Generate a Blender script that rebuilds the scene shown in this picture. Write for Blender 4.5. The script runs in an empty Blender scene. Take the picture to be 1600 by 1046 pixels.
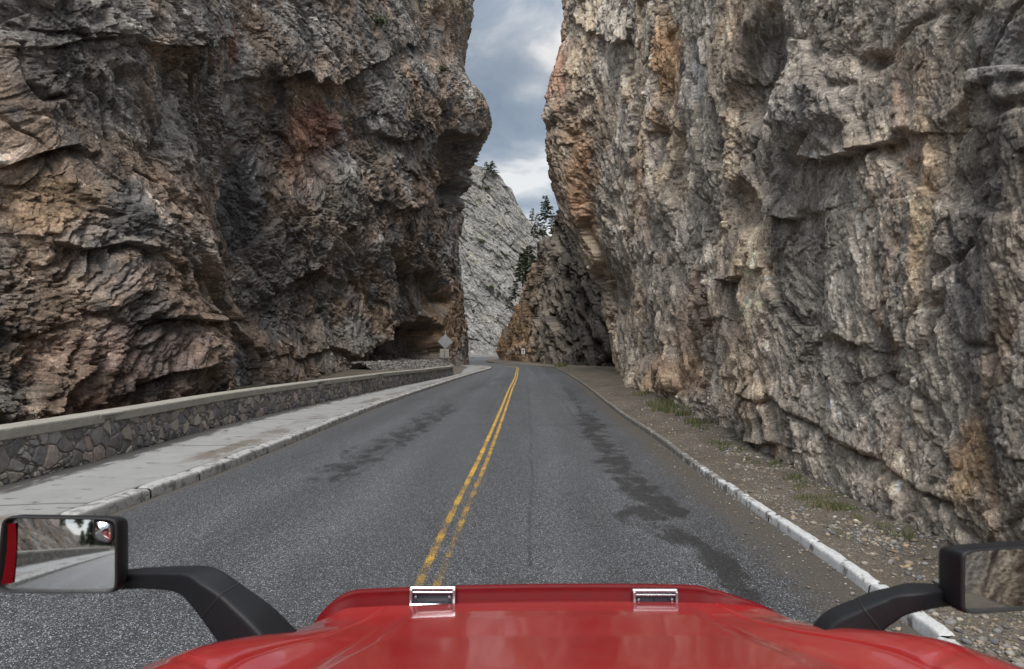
import bpy, bmesh, math, random
import numpy as np
from mathutils import Vector, Matrix

random.seed(5)
f32 = np.float32
scene = bpy.context.scene
COL = scene.collection

# ------------------------------------------------------------------ camera model
F, H, HY, CX = 24 / 36 * 1600, 2.35, 548.0, 800.0      # focal length in photo pixels, eye height, horizon row


def gp(px, py, h=0.0):
    Y = F * (H - h) / (py - HY)
    return (px - CX) / F * Y, Y


def at(px, py, Y):
    return Vector(((px - CX) / F * Y, Y, H - (py - HY) / F * Y))


def proj(P):
    Y = np.maximum(P[..., 1], 2.0)
    return CX + F * P[..., 0] / Y, HY - F * (P[..., 2] - H) / Y


cam_d = bpy.data.cameras.new('camera')
cam = bpy.data.objects.new('camera', cam_d)
COL.objects.link(cam)
cam.location = (0, 0, H)
cam.rotation_euler = (math.radians(90), 0, 0)
cam_d.sensor_width = 36
cam_d.lens = 24
cam_d.shift_y = (HY - 523) / 1600
cam_d.clip_start = 0.02
cam_d.clip_end = 3000
cam_d.dof.use_dof = True
cam_d.dof.focus_distance = 32
cam_d.dof.aperture_fstop = 5.6
scene.camera = cam

# ------------------------------------------------------------------ noise toolbox (numpy)
_r = np.random.default_rng(11)
PERM = _r.permutation(256).astype(np.int32)
PERM = np.concatenate([PERM, PERM, PERM])
ANG = (np.arange(256) * 2.399963).astype(f32)
GX, GY = np.cos(ANG).astype(f32), np.sin(ANG).astype(f32)
RND = _r.random((8, 256)).astype(f32)


def perlin(x, y, seed=0):
    x = np.asarray(x, f32); y = np.asarray(y, f32)
    xf = np.floor(x); yf = np.floor(y)
    xi = xf.astype(np.int32); yi = yf.astype(np.int32)
    dx = x - xf; dy = y - yf
    u = dx * dx * dx * (dx * (dx * 6 - 15) + 10)
    v = dy * dy * dy * (dy * (dy * 6 - 15) + 10)
    s = PERM[seed & 255]

    def g(ix, iy, ex, ey):
        h = PERM[PERM[(ix & 255)] + ((iy + s) & 255)]
        return GX[h] * ex + GY[h] * ey
    a = g(xi, yi, dx, dy); b = g(xi + 1, yi, dx - 1, dy)
    c = g(xi, yi + 1, dx, dy - 1); d = g(xi + 1, yi + 1, dx - 1, dy - 1)
    a += u * (b - a); c += u * (d - c)
    return (a + v * (c - a)) * 1.5


def fbm(x, y, octv=5, seed=0, gain=0.5, ridge=False, lac=2.03):
    out = 0; amp = 1.0; tot = 0
    for o in range(octv):
        n = perlin(x, y, seed + o * 7)
        if ridge:
            n = 1 - 2 * np.abs(n)
        out = out + amp * n
        tot += amp; amp *= gain
        x = x * lac + 17.3; y = y * lac - 9.1
    return out / tot


def voro(x, y, seed=0, jit=0.9):
    """nearest-cell data: F1, F2, cell hash, vector to the cell point"""
    x = np.asarray(x, f32); y = np.asarray(y, f32)
    xi = np.floor(x).astype(np.int32); yi = np.floor(y).astype(np.int32)
    F1 = np.full(x.shape, 9, f32); F2 = np.full(x.shape, 9, f32)
    ID = np.zeros(x.shape, np.int32); VX = np.zeros(x.shape, f32); VY = np.zeros(x.shape, f32)
    s = PERM[seed & 255]
    for i in (-1, 0, 1):
        for j in (-1, 0, 1):
            cx = xi + i; cy = yi + j
            h = PERM[PERM[cx & 255] + ((cy + s) & 255)]
            ex = x - (cx + 0.5 + jit * (RND[0][h] - .5)); ey = y - (cy + 0.5 + jit * (RND[1][h] - .5))
            d = ex * ex + ey * ey
            m = d < F1
            F2 = np.where(m, F1, np.minimum(F2, d))
            F1 = np.where(m, d, F1); ID = np.where(m, h, ID)
            VX = np.where(m, ex, VX); VY = np.where(m, ey, VY)
    return np.sqrt(F1), np.sqrt(F2), ID, VX, VY


def facet(x, y, seed=0, tilt=1.2, groove=0.25, gw=0.08):
    """broken-block relief: each cell is a tilted flat face at its own level, parted by grooves"""
    a, b, i, vx, vy = voro(x, y, seed)
    lvl = RND[2][i] * 2 - 1
    r = lvl * 0.7 + tilt * ((RND[3][i] * 2 - 1) * vx + (RND[4][i] * 2 - 1) * vy)
    return r - groove * np.exp(-(b - a) / gw), i


def smooth(a, b, x):
    t = np.clip((x - a) / (b - a), 0, 1)
    return t * t * (3 - 2 * t)


def joints(x, y, ang, gap, long_, seed, w=.035):
    c, s_ = math.cos(math.radians(ang)), math.sin(math.radians(ang))
    u, v = x * c + y * s_, -x * s_ + y * c
    n = perlin(u / long_ + .3 * perlin(u / 2, v / 2, seed + 3), v / gap + .22 * perlin(u / 1.1, v / 1.1, seed + 5), seed)
    return np.exp(-(n / w) ** 2) * smooth(-.1, .25, perlin(u / (long_ * 1.3), v / (gap * 2), seed + 9))


def seg_dist(px, py, pts):
    """distance to a polyline and the side (+1 on the left hand of travel as seen in the picture)"""
    best = np.full(px.shape, 1e9, f32); side = np.zeros(px.shape, f32)
    for (x0, y0), (x1, y1) in zip(pts[:-1], pts[1:]):
        dx, dy = x1 - x0, y1 - y0
        L = dx * dx + dy * dy
        t = np.clip(((px - x0) * dx + (py - y0) * dy) / L, 0, 1)
        ex = px - (x0 + t * dx); ey = py - (y0 + t * dy)
        d = np.sqrt(ex * ex + ey * ey)
        m = d < best
        best = np.where(m, d, best)
        side = np.where(m, np.sign(dy * ex - dx * ey), side)
    return best, side


def in_poly(px, py, pts):
    """signed distance (negative inside)"""
    inside = np.zeros(px.shape, bool)
    n = len(pts)
    for k in range(n):
        x0, y0 = pts[k]; x1, y1 = pts[(k + 1) % n]
        c = ((y0 > py) != (y1 > py)) & (px < (x1 - x0) * (py - y0) / ((y1 - y0) or 1e-6) + x0)
        inside ^= c
    d, _ = seg_dist(px, py, list(pts) + [pts[0]])
    return np.where(inside, -d, d)


def interp(x, tab):
    a = np.array(tab, float)
    return np.interp(x, a[:, 0], a[:, 1])


def catmull(pts, n=40):
    p = [np.array(q, float) for q in pts]
    p = [2 * p[0] - p[1]] + p + [2 * p[-1] - p[-2]]
    out = []
    for i in range(1, len(p) - 2):
        for k in range(n):
            t = k / n
            a, b, c, d = p[i - 1], p[i], p[i + 1], p[i + 2]
            out.append(.5 * ((2 * b) + (c - a) * t + (2 * a - 5 * b + 4 * c - d) * t * t + (3 * b - a - 3 * c + d) * t ** 3))
    out.append(p[-2])
    return np.array(out)


# ------------------------------------------------------------------ object helpers
def link(name, me, mat=None, parent=None, smooth_shade=False):
    o = bpy.data.objects.new(name, me)
    COL.objects.link(o)
    if mat:
        me.materials.append(mat)
    if parent:
        o.parent = parent
    if smooth_shade:
        me.polygons.foreach_set('use_smooth', np.ones(len(me.polygons), bool))
    return o


def tag(o, label=None, cat=None, group=None, kind=None):
    if label: o['label'] = label
    if cat: o['category'] = cat
    if group: o['group'] = group
    if kind: o['kind'] = kind
    return o


def empty(name, loc, label=None, cat=None, group=None):
    o = bpy.data.objects.new(name, None)
    COL.objects.link(o)
    o.location = loc
    return tag(o, label, cat, group)


def fast_mesh(name, V, faces):
    """V (n,3) floats, faces (m,k) ints all with k corners"""
    me = bpy.data.meshes.new(name)
    V = np.ascontiguousarray(V, f32); faces = np.ascontiguousarray(faces, np.int32)
    m, k = faces.shape
    me.vertices.add(len(V)); me.vertices.foreach_set('co', V.ravel())
    me.loops.add(m * k); me.loops.foreach_set('vertex_index', faces.ravel())
    me.polygons.add(m); me.polygons.foreach_set('loop_start', np.arange(0, m * k, k, dtype=np.int32))
    me.update(calc_edges=True)
    return me


def grid_faces(nv, nu, wrap=False):
    idx = np.arange(nv * nu, dtype=np.int32).reshape(nv, nu)
    if wrap:
        idx = np.concatenate([idx, idx[:, :1]], 1)
    return np.stack([idx[:-1, :-1], idx[:-1, 1:], idx[1:, 1:], idx[1:, :-1]], -1).reshape(-1, 4)


def grid_obj(name, P, mat, col=None, parent=None, wrap=False, smooth_shade=True, **attrs):
    nv, nu = P.shape[:2]
    me = fast_mesh(name, P.reshape(-1, 3), grid_faces(nv, nu, wrap))
    if col is not None:
        a = me.attributes.new('Col', 'FLOAT_COLOR', 'POINT')
        c = np.ones((nv * nu, 4), f32); c[:, :3] = col.reshape(-1, 3)
        a.data.foreach_set('color', c.ravel())
    for k, v in attrs.items():
        a = me.attributes.new(k, 'FLOAT', 'POINT')
        a.data.foreach_set('value', np.ascontiguousarray(v, f32).ravel())
    return link(name, me, mat, parent, smooth_shade)


# ------------------------------------------------------------------ material helpers
class NT:
    def __init__(s, name):
        s.m = bpy.data.materials.new(name); s.m.use_nodes = True
        s.t = s.m.node_tree; s.t.nodes.clear()
        s.out = s.n('ShaderNodeOutputMaterial')
        s.bsdf = s.n('ShaderNodeBsdfPrincipled')
        s.l(s.bsdf.outputs[0], s.out.inputs[0])

    def n(s, typ, **kw):
        nd = s.t.nodes.new(typ)
        for k, v in kw.items():
            if k.startswith('i_'):
                nd.inputs[k[2:].replace('_', ' ')].default_value = v
            else:
                setattr(nd, k, v)
        return nd

    def l(s, a, b):
        s.t.links.new(a, b)

    def set(s, name, v):
        if hasattr(v, 'links') or isinstance(v, bpy.types.NodeSocket):
            s.l(v, s.bsdf.inputs[name])
        else:
            s.bsdf.inputs[name].default_value = v

    def attr(s, name, out='Fac'):
        return s.n('ShaderNodeAttribute', attribute_name=name).outputs[out]

    def obj(s):
        return s.n('ShaderNodeTexCoord').outputs['Object']

    def scaled(s, vec, sc):
        mp = s.n('ShaderNodeMapping'); mp.inputs['Scale'].default_value = sc
        s.l(vec, mp.inputs['Vector']); return mp.outputs[0]

    def noise(s, vec, scale, detail=5, rough=.55, dist=0.0):
        nd = s.n('ShaderNodeTexNoise'); s.l(vec, nd.inputs['Vector'])
        nd.inputs['Scale'].default_value = scale; nd.inputs['Detail'].default_value = detail
        nd.inputs['Roughness'].default_value = rough; nd.inputs['Distortion'].default_value = dist
        return nd.outputs['Fac']

    def voro(s, vec, scale, feature='F1'):
        nd = s.n('ShaderNodeTexVoronoi', feature=feature); s.l(vec, nd.inputs['Vector'])
        nd.inputs['Scale'].default_value = scale
        return nd

    def ramp(s, fac, stops):
        nd = s.n('ShaderNodeValToRGB'); s.l(fac, nd.inputs[0])
        e = nd.color_ramp.elements
        while len(e) < len(stops): e.new(.5)
        for el, (p, c) in zip(e, stops):
            el.position = p; el.color = (c, c, c, 1) if not hasattr(c, '__len__') else (*c, 1)
        return nd.outputs[0]

    def mix(s, fac, a, b, mode='MIX'):
        nd = s.n('ShaderNodeMix', data_type='RGBA', blend_type=mode)
        for i, v in ((0, fac), (6, a), (7, b)):
            if isinstance(v, bpy.types.NodeSocket): s.l(v, nd.inputs[i])
            else: nd.inputs[i].default_value = v if i == 0 else ((*v, 1) if hasattr(v, '__len__') else (v, v, v, 1))
        return nd.outputs[2]

    def math(s, op, a, b=0.0, c=None):
        nd = s.n('ShaderNodeMath', operation=op)
        for i, v in enumerate((a, b) if c is None else (a, b, c)):
            if isinstance(v, bpy.types.NodeSocket): s.l(v, nd.inputs[i])
            else: nd.inputs[i].default_value = v
        return nd.outputs[0]

    def bump(s, h, strength, dist, prev=None):
        nd = s.n('ShaderNodeBump'); s.l(h, nd.inputs['Height'])
        nd.inputs['Strength'].default_value = strength; nd.inputs['Distance'].default_value = dist
        if prev: s.l(prev, nd.inputs['Normal'])
        return nd.outputs[0]


def simple(name, col, rough=.5, metal=0.0, nscale=30, namt=.15, bump=0.0, coat=0.0):
    t = NT(name)
    n = t.noise(t.obj(), nscale, 6)
    t.set('Base Color', t.mix(1.0, col, t.ramp(n, [(.25, 1 - namt), (.75, 1 + namt)]), 'MULTIPLY'))
    t.set('Roughness', t.math('MULTIPLY', t.ramp(n, [(.2, .85), (.8, 1.15)]), rough))
    t.set('Metallic', metal)
    t.set('Coat Weight', coat)
    if bump:
        t.set('Normal', t.bump(t.noise(t.obj(), nscale * 2, 8), .6, bump))
    return t.m


def rock_material(name, fine=14.0, bump_d=.05, spec=.25, lo=.62, hi=1.4):
    t = NT(name)
    o = t.obj()
    c = t.attr('Col', 'Color')
    n1 = t.noise(o, fine, 9, .68)
    n2 = t.noise(t.scaled(o, (1, 1, .45)), fine * .35, 8, .65, .6)
    m = t.mix(.5, t.ramp(n1, [(.3, lo), (.7, hi)]), t.ramp(n2, [(.3, lo), (.7, hi)]))
    m = t.mix(1.0, m, t.ramp(t.noise(o, fine * 4.5, 5, .7), [(.32, .62), (.68, 1.42)]), 'MULTIPLY')
    fv = t.voro(o, fine * 1.7); fs = t.n('ShaderNodeSeparateColor'); t.l(fv.outputs['Color'], fs.inputs[0])
    m = t.mix(1.0, m, t.ramp(fs.outputs[0], [(0, .70), (.55, .98), (.88, 1.12), (1, 1.55)]), 'MULTIPLY')
    t.set('Base Color', t.mix(1.0, c, m, 'MULTIPLY'))
    t.set('Roughness', t.ramp(n2, [(.3, .68), (.7, .95)]))
    t.set('Specular IOR Level', spec)
    b = t.bump(n2, .8, bump_d * 2.4)
    b = t.bump(n1, .9, bump_d, b)
    vo = t.voro(o, fine * .8)
    b = t.bump(vo.outputs['Distance'], .5, bump_d * .6, b)
    t.set('Normal', b)
    return t.m


# ------------------------------------------------------------------ light
world = bpy.data.worlds.new("World"); scene.world = world; world.use_nodes = True
wt = world.node_tree; wt.nodes.clear()
SUN_EL, SUN_AZ = math.radians(50), math.radians(186)      # azimuth clockwise from +Y: behind the truck, a little left


def wn(t, **kw):
    nd = wt.nodes.new(t)
    for k, v in kw.items(): setattr(nd, k, v)
    return nd


def build_world():
    out = wn('ShaderNodeOutputWorld'); bg = wn('ShaderNodeBackground')
    wt.links.new(bg.outputs[0], out.inputs[0])
    bg.inputs['Strength'].default_value = 0.1
    sky = wn('ShaderNodeTexSky', sky_type='NISHITA')
    sky.sun_disc = False; sky.sun_elevation = SUN_EL; sky.sun_rotation = SUN_AZ; sky.air_density = 1.2
    tc = wn('ShaderNodeTexCoord')
    sep = wn('ShaderNodeSeparateXYZ'); wt.links.new(tc.outputs['Generated'], sep.inputs[0])
    mp = wn('ShaderNodeMapping'); mp.inputs['Scale'].default_value = (1, 1, 1.9)
    mp.inputs['Location'].default_value = (.33, .2, .13)
    wt.links.new(tc.outputs['Generated'], mp.inputs[0])
    n = wn('ShaderNodeTexNoise'); wt.links.new(mp.outputs[0], n.inputs['Vector'])
    n.inputs['Scale'].default_value = 5.2; n.inputs['Detail'].default_value = 9; n.inputs['Roughness'].default_value = .52
    n.inputs['Distortion'].default_value = .35
    lowz = wn('ShaderNodeMapRange', interpolation_type='SMOOTHSTEP'); wt.links.new(sep.outputs['Z'], lowz.inputs[0])
    lowz.inputs[1].default_value = .17; lowz.inputs[2].default_value = .36; lowz.inputs[3].default_value = .22; lowz.inputs[4].default_value = 0
    ad = wn('ShaderNodeMath', operation='ADD'); wt.links.new(n.outputs['Fac'], ad.inputs[0]); wt.links.new(lowz.outputs[0], ad.inputs[1])
    rp = wn('ShaderNodeValToRGB'); wt.links.new(ad.outputs[0], rp.inputs[0])
    e = rp.color_ramp.elements
    for p, c in ((.38, (1.75, 2.25, 2.95)), (.52, (2.5, 3.05, 3.75)), (.60, (3.9, 4.35, 4.9)), (.68, (7.4, 7.6, 7.8))):
        el = e.new(p); el.color = (*c, 1)
    e.remove(e[0]); e.remove(e[-1])
    # an overcast sky is about three times brighter overhead than low down
    br = wn('ShaderNodeMath', operation='MULTIPLY_ADD'); wt.links.new(sep.outputs['Z'], br.inputs[0])
    br.inputs[1].default_value = 3.3; br.inputs[2].default_value = -.75; br.use_clamp = False
    mx0 = wn('ShaderNodeMath', operation='MAXIMUM'); wt.links.new(br.outputs[0], mx0.inputs[0]); mx0.inputs[1].default_value = .55
    mul = wn('ShaderNodeVectorMath', operation='SCALE'); wt.links.new(rp.outputs[0], mul.inputs[0]); wt.links.new(mx0.outputs[0], mul.inputs['Scale'])
    tn = wn('ShaderNodeMix', data_type='RGBA'); wt.links.new(sep.outputs['Z'], tn.inputs[0]); tn.inputs[6].default_value = (1, 1, 1, 1); tn.inputs[7].default_value = (1.16, 1.0, .84, 1)
    m2 = wn('ShaderNodeVectorMath', operation='MULTIPLY'); wt.links.new(mul.outputs[0], m2.inputs[0]); wt.links.new(tn.outputs[2], m2.inputs[1]); mul = m2
    mx = wn('ShaderNodeMix', data_type='RGBA'); mx.inputs[0].default_value = .88
    wt.links.new(sky.outputs[0], mx.inputs[6]); wt.links.new(mul.outputs[0], mx.inputs[7])
    wt.links.new(mx.outputs[2], bg.inputs[0])


build_world()
sd = bpy.data.lights.new('sun', 'SUN'); so = bpy.data.objects.new('sun', sd); COL.objects.link(so)
sd.energy = 1.5; sd.angle = math.radians(28); sd.color = (1, .955, .89)
sdir = Vector((math.sin(SUN_AZ) * math.cos(SUN_EL), math.cos(SUN_AZ) * math.cos(SUN_EL), math.sin(SUN_EL)))
so.rotation_euler = sdir.to_track_quat('Z', 'Y').to_euler(); so.location = (-20, -40, 80)
vs = scene.view_settings
vs.view_transform = 'Standard'; vs.look = 'None'; vs.exposure = 1.0; vs.gamma = 1
scene.cycles.use_denoising = True
scene.cycles.use_adaptive_sampling = False
scene.cycles.caustics_reflective = False
scene.cycles.caustics_refractive = False
scene.cycles.sample_clamp_indirect = 4
scene.cycles.max_bounces = 6

# ------------------------------------------------------------------ cliffs
KS = 0.00125         # grid step as a share of the distance


def path_grid(pts, lo, hi, near=8.0, k=KS, dens=None, tail=60):
    """resample a plan path so that its step grows with the distance; coarse outside the stretch lo..hi of path length"""
    C = catmull(pts, 60)
    d = np.hypot(*(C[1:] - C[:-1]).T); s = np.concatenate([[0], np.cumsum(d)])
    dist = np.maximum(np.hypot(C[:, 0], C[:, 1]), near)
    step = k * dist
    step = np.where((s < lo) | (s > hi), np.maximum(step * 5, .09), step)
    w = np.concatenate([[0], np.cumsum(d / (.5 * (step[1:] + step[:-1])))])
    n = int(w[-1])
    ss = np.interp(np.linspace(0, w[-1], n), w, s)
    X = np.interp(ss, s, C[:, 0]); Y = np.interp(ss, s, C[:, 1])
    tx = np.gradient(X, ss); ty = np.gradient(Y, ss)
    ker = np.ones(41) / 41
    L = np.hypot(tx, ty)
    return ss, X, Y, tx / L, ty / L, s, C


def s_at(C, s, x, y):
    return s[np.argmin((C[:, 0] - x) ** 2 + (C[:, 1] - y) ** 2)]


def heights(D, nvis, extra, top):
    """rows: fine up to just above the frame, then a few coarse rows to the cliff top"""
    vis = .60 * D + 3.0
    v = np.linspace(0, 1, nvis)
    Hm = -.5 + v[:, None] * (vis[None, :] + .5)
    e = np.linspace(0, 1, extra + 1)[1:] ** 1.5
    ext = vis[None, :] + e[:, None] * np.maximum(top[None, :] - vis[None, :], 2.0)
    return np.concatenate([Hm, ext], 0)


def apply_features(px, py, feats, D):
    for ft in feats:
        kind = ft[0]
        if kind == 'bulge':
            _, x, y, rx, ry, rot, amp = ft
            c, s_ = math.cos(math.radians(rot)), math.sin(math.radians(rot))
            a = ((px - x) * c + (py - y) * s_) / rx; b = (-(px - x) * s_ + (py - y) * c) / ry
            r = np.sqrt(a * a + b * b)
            D = D + amp * (1 - smooth(.25, 1.0, r))
        elif kind == 'ledge':                    # raised on the left hand of travel, dying out over L pixels
            _, pts, amp, L = ft
            d, sd_ = seg_dist(px, py, pts)
            e0 = np.hypot(px - pts[0][0], py - pts[0][1]); e1 = np.hypot(px - pts[-1][0], py - pts[-1][1])
            endf = smooth(0, L * .5, np.minimum(e0, e1))
            D = D + amp * smooth(-.15, .15, sd_ * d / L * 4) * np.exp(-d / L) * endf - .35 * amp * (sd_ < 0) * np.exp(-d / (L * .5)) * endf
        elif kind == 'crack':
            _, pts, amp, w = ft
            d, _s = seg_dist(px, py, pts)
            D = D - amp * np.exp(-(d / w) ** 2)
        elif kind == 'cave':
            _, pts, amp, soft = ft
            d = in_poly(px, py, pts)
            D = D - amp * smooth(soft, -soft, d)
    return D


def blobs(px, py, col, patches, nz, gain=1.0):
    for (x, y, rx, ry, rot, c, st) in patches:
        co, si = math.cos(math.radians(rot)), math.sin(math.radians(rot))
        a = ((px - x) * co + (py - y) * si) / rx; b = (-(px - x) * si + (py - y) * co) / ry
        r = np.sqrt(a * a + b * b) + nz * .55
        w = (st * (1 - smooth(.35, 1.1, r)))[..., None]
        col = col * (1 - w) + np.array(c, f32) * gain * w
    return col


def mixc(a, b, w):
    return a * (1 - w[..., None]) + np.array(b, f32) * w[..., None]


# ---- left cliff
def pz(px, Z):
    return ((px - CX) / F * Z, Z)


LP = [(-40, -160), (-24, -70), (-17, -20), (-15.5, 0), (-14.6, 10), pz(-90, 16.4), pz(0, 17.8), pz(130, 19.8), pz(230, 22.6), pz(275, 26.5), pz(310, 37),
      pz(345, 47), pz(420, 53), pz(500, 61), pz(590, 73), pz(650, 84), pz(700, 98), pz(716, 106), (-8.6, 113), (-14, 120), (-26, 125), (-45, 128)]


def build_left():
    ss, X, Y, tx, ty, s, C = path_grid(LP, 0, 1e9)
    s_lo, s_hi = s_at(C, s, -14.4, 12), s_at(C, s, -12, 119)
    ss, X, Y, tx, ty, s, C = path_grid(LP, s_lo, s_hi)
    nx, ny = ty, -tx                                        # outward: towards the road
    for a in (nx, ny):
        a[:] = np.convolve(np.pad(a, 40, mode='edge'), np.ones(81) / 81, 'valid')
    s_c = s_at(C, s, *pz(716, 106))
    D = np.maximum(Y, 9.0)
    top = interp(Y, [(-160, 34), (-60, 28), (-25, 20), (-6, 11), (12, 14), (60, 44), (130, 74)])
    Hm = heights(D, 620, 40, top)
    S = np.broadcast_to(ss[None, :], Hm.shape).astype(f32); Hh = Hm.astype(f32)
    P = np.stack([np.broadcast_to(X, Hm.shape), np.broadcast_to(Y, Hm.shape), Hm], -1).astype(f32)
    # profile of the corner over the road, in metres to the right of its foot
    py0 = HY - F * (Hm - H) / 106.0
    prof = interp(py0, [(-200, 26), (0, 23), (30, 21), (60, 11), (92, 6), (118, 10), (140, 19), (155, 36), (182, 47), (215, 43), (240, 31), (270, 22),
                        (300, 14), (328, 4), (350, -4), (400, -5), (450, 0), (480, 4), (520, 9), (566, 10)]) / F * 106
    wc = np.exp(-((ss - s_c) / 13.0) ** 2)
    wc = np.where(ss > s_c, np.exp(-((ss - s_c) / 9.0) ** 2), wc)
    P[..., 0] += (prof * 1.08 + .3) * wc[None, :]
    P[..., 1] -= .35 * np.maximum(prof, 0) * wc[None, :]
    # set back gently with height away from the corner
    lean = -.035 * np.maximum(Hm - 6, 0) * (1 - wc)[None, :]
    P[..., 0] += nx[None, :] * lean; P[..., 1] += ny[None, :] * lean
    # coarse plan of the low rocky slope behind the truck
    back = smooth(0, -30, Y)[None, :] * np.maximum(Hm, 0) * -1.1
    P[..., 0] += nx[None, :] * back; P[..., 1] += ny[None, :] * back
    px, py = proj(P)
    # -------- relief
    q1 = fbm(S / 9, Hh / 9, 3, 3); q2 = fbm(S / 9 + 40, Hh / 9, 3, 9)
    ws = S + 2.6 * q1; wh = Hh + 2.6 * q2
    a = math.radians(-52); rs = ws * math.cos(a) + wh * math.sin(a); rh = -ws * math.sin(a) + wh * math.cos(a)
    sc = (1 - .6 * wc)[None, :]
    d = 1.3 * sc * fbm(S / 20, Hh / 20, 2, 21)
    fA, iA = facet(rs / 5.6, rh / 5.6, 1, 1.0, .35, .07)
    fB, iB = facet(rs / 2.1, rh / 1.6, 2, 1.1, .3, .1)
    gn = smooth(-.25, .45, fbm(S / 7, Hh / 6, 3, 33))       # where the face is gnarled
    d += .36 * sc * fA + (.13 + .15 * gn) * fB
    rd = fbm(rs / 4.2, rh / 2.6, 7, 51, .56, True)
    d += .34 * (rd - .3)
    # strata: thin broken ledges
    st = wh * .96 + ws * .28 + .7 * fbm(S / 5, Hh / 5, 4, 81)
    saw = (st / 1.35) % 1.0
    d += .06 * smooth(-.1, .4, fbm(S / 11, Hh / 11, 2, 85)) * (saw - .5)
    wx = 16 * fbm(S / 4, Hh / 4, 5, 91); wy = 16 * fbm(S / 4 + 30, Hh / 4, 5, 95)
    d = d + .75 * apply_features(px + wx, py + wy, LEFT_FEATS, 0 * d)
    d = d + 1.5 * smooth(5.5, 0, Hh) * smooth(75, 60, Y)[None, :] * smooth(8, 14, Y)[None, :]      # the foot steps forward
    # finer breakage, laid over the relief itself so that the steep flanks get it too
    e1, e2 = ws + 1.0 * d, wh + .5 * d
    fC, iC = facet(e1 / .74, e2 / .6, 3, 1.3, .35, .1)
    fD, iD = facet(e1 / .30, e2 / .24, 4, 1.3, .3, .12)
    fE, iE = facet(e1 / .13, e2 / .11, 5, 1.3, .3, .14)
    lump2 = -fbm(e1 / .55, e2 / .5, 5, 75, .6, True)
    jn = joints(S, Hh, 64, 3.2, 9, 151) + .8 * joints(S, Hh, -28, 3.8, 9, 161)
    lump = -fbm(e1 / 1.5, e2 / 1.2, 7, 71, .58, True)            # knobbly crust: round lumps parted by creases
    d = d - .22 * jn + (.06 + .06 * gn) * lump2 + (.07 + .07 * gn) * fC + (.05 + .06 * gn) * fD + (.02 + .028 * gn) * fE + (.17 + .24 * gn) * lump
    # -------- place
    P[..., 0] += nx[None, :] * d; P[..., 1] += ny[None, :] * d
    up = .14 * fbm(S / 2.2, Hh / 2.2, 3, 131) + .4 * fbm(S / 7, Hh / 7, 2, 137)
    P[..., 2] += up * np.clip(Hh / 2, 0, 1)
    tg = .2 * fbm(S / 2.0 + 9, Hh / 2.0, 3, 141)
    P[..., 0] += tx[None, :] * tg; P[..., 1] += ty[None, :] * tg
    # -------- colour of the stone itself
    nz = fbm((S + d) / 3.2, (Hh + .6 * d) / 3.2, 6, 201, .6)
    nb = fbm(S / 9, Hh / 7, 4, 211)
    fn = fbm(e1 / .5, e2 / .35, 5, 221, .62)
    brown, dark, grey, ochre = (.215, .155, .112), (.058, .056, .057), (.205, .192, .178), (.32, .205, .125)
    col = np.empty(P.shape, f32); col[:] = brown
    col = mixc(col, grey, .9 * smooth(-.12, .22, nb + .4 * nz))
    col = mixc(col, dark, .85 * smooth(.02, .34, -nb * .5 + .8 * nz + .35 * fn))
    col = mixc(col, ochre, .5 * smooth(.18, .6, fbm(S / 4 + 60, Hh / 4, 5, 231) + .25 * fn))
    col = blobs(px + wx, py + wy, col, LEFT_PATCHES, nz, 1.05)
    col = mixc(col, dark, .55 * smooth(.05, .4, fbm(S / 2.6 + 90, Hh / 2.2, 6, 261, .62) + .2 * fn))
    tint = .74 + .52 * RND[5][iB] ; tint2 = .72 + .56 * RND[6][iC]
    col *= (tint * tint2)[..., None]
    col *= ((1 + .75 * fn + .22 * nz) * (.8 + .4 * RND[7][iD]))[..., None]
    # pale mineral flecks
    fl, _i = facet(e1 / .16, e2 / .13, 7, 0, 0)
    speck = (fl > .64) & (fbm(S / 5, Hh / 5, 3, 251) > .05)
    col = np.where(speck[..., None], col * 1.9 + .07, col)
    lum = col.mean(-1, keepdims=True); col = lum + .84 * (col - lum)
    return P, np.clip(col * 1.32, .016, .72), px, py


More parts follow.
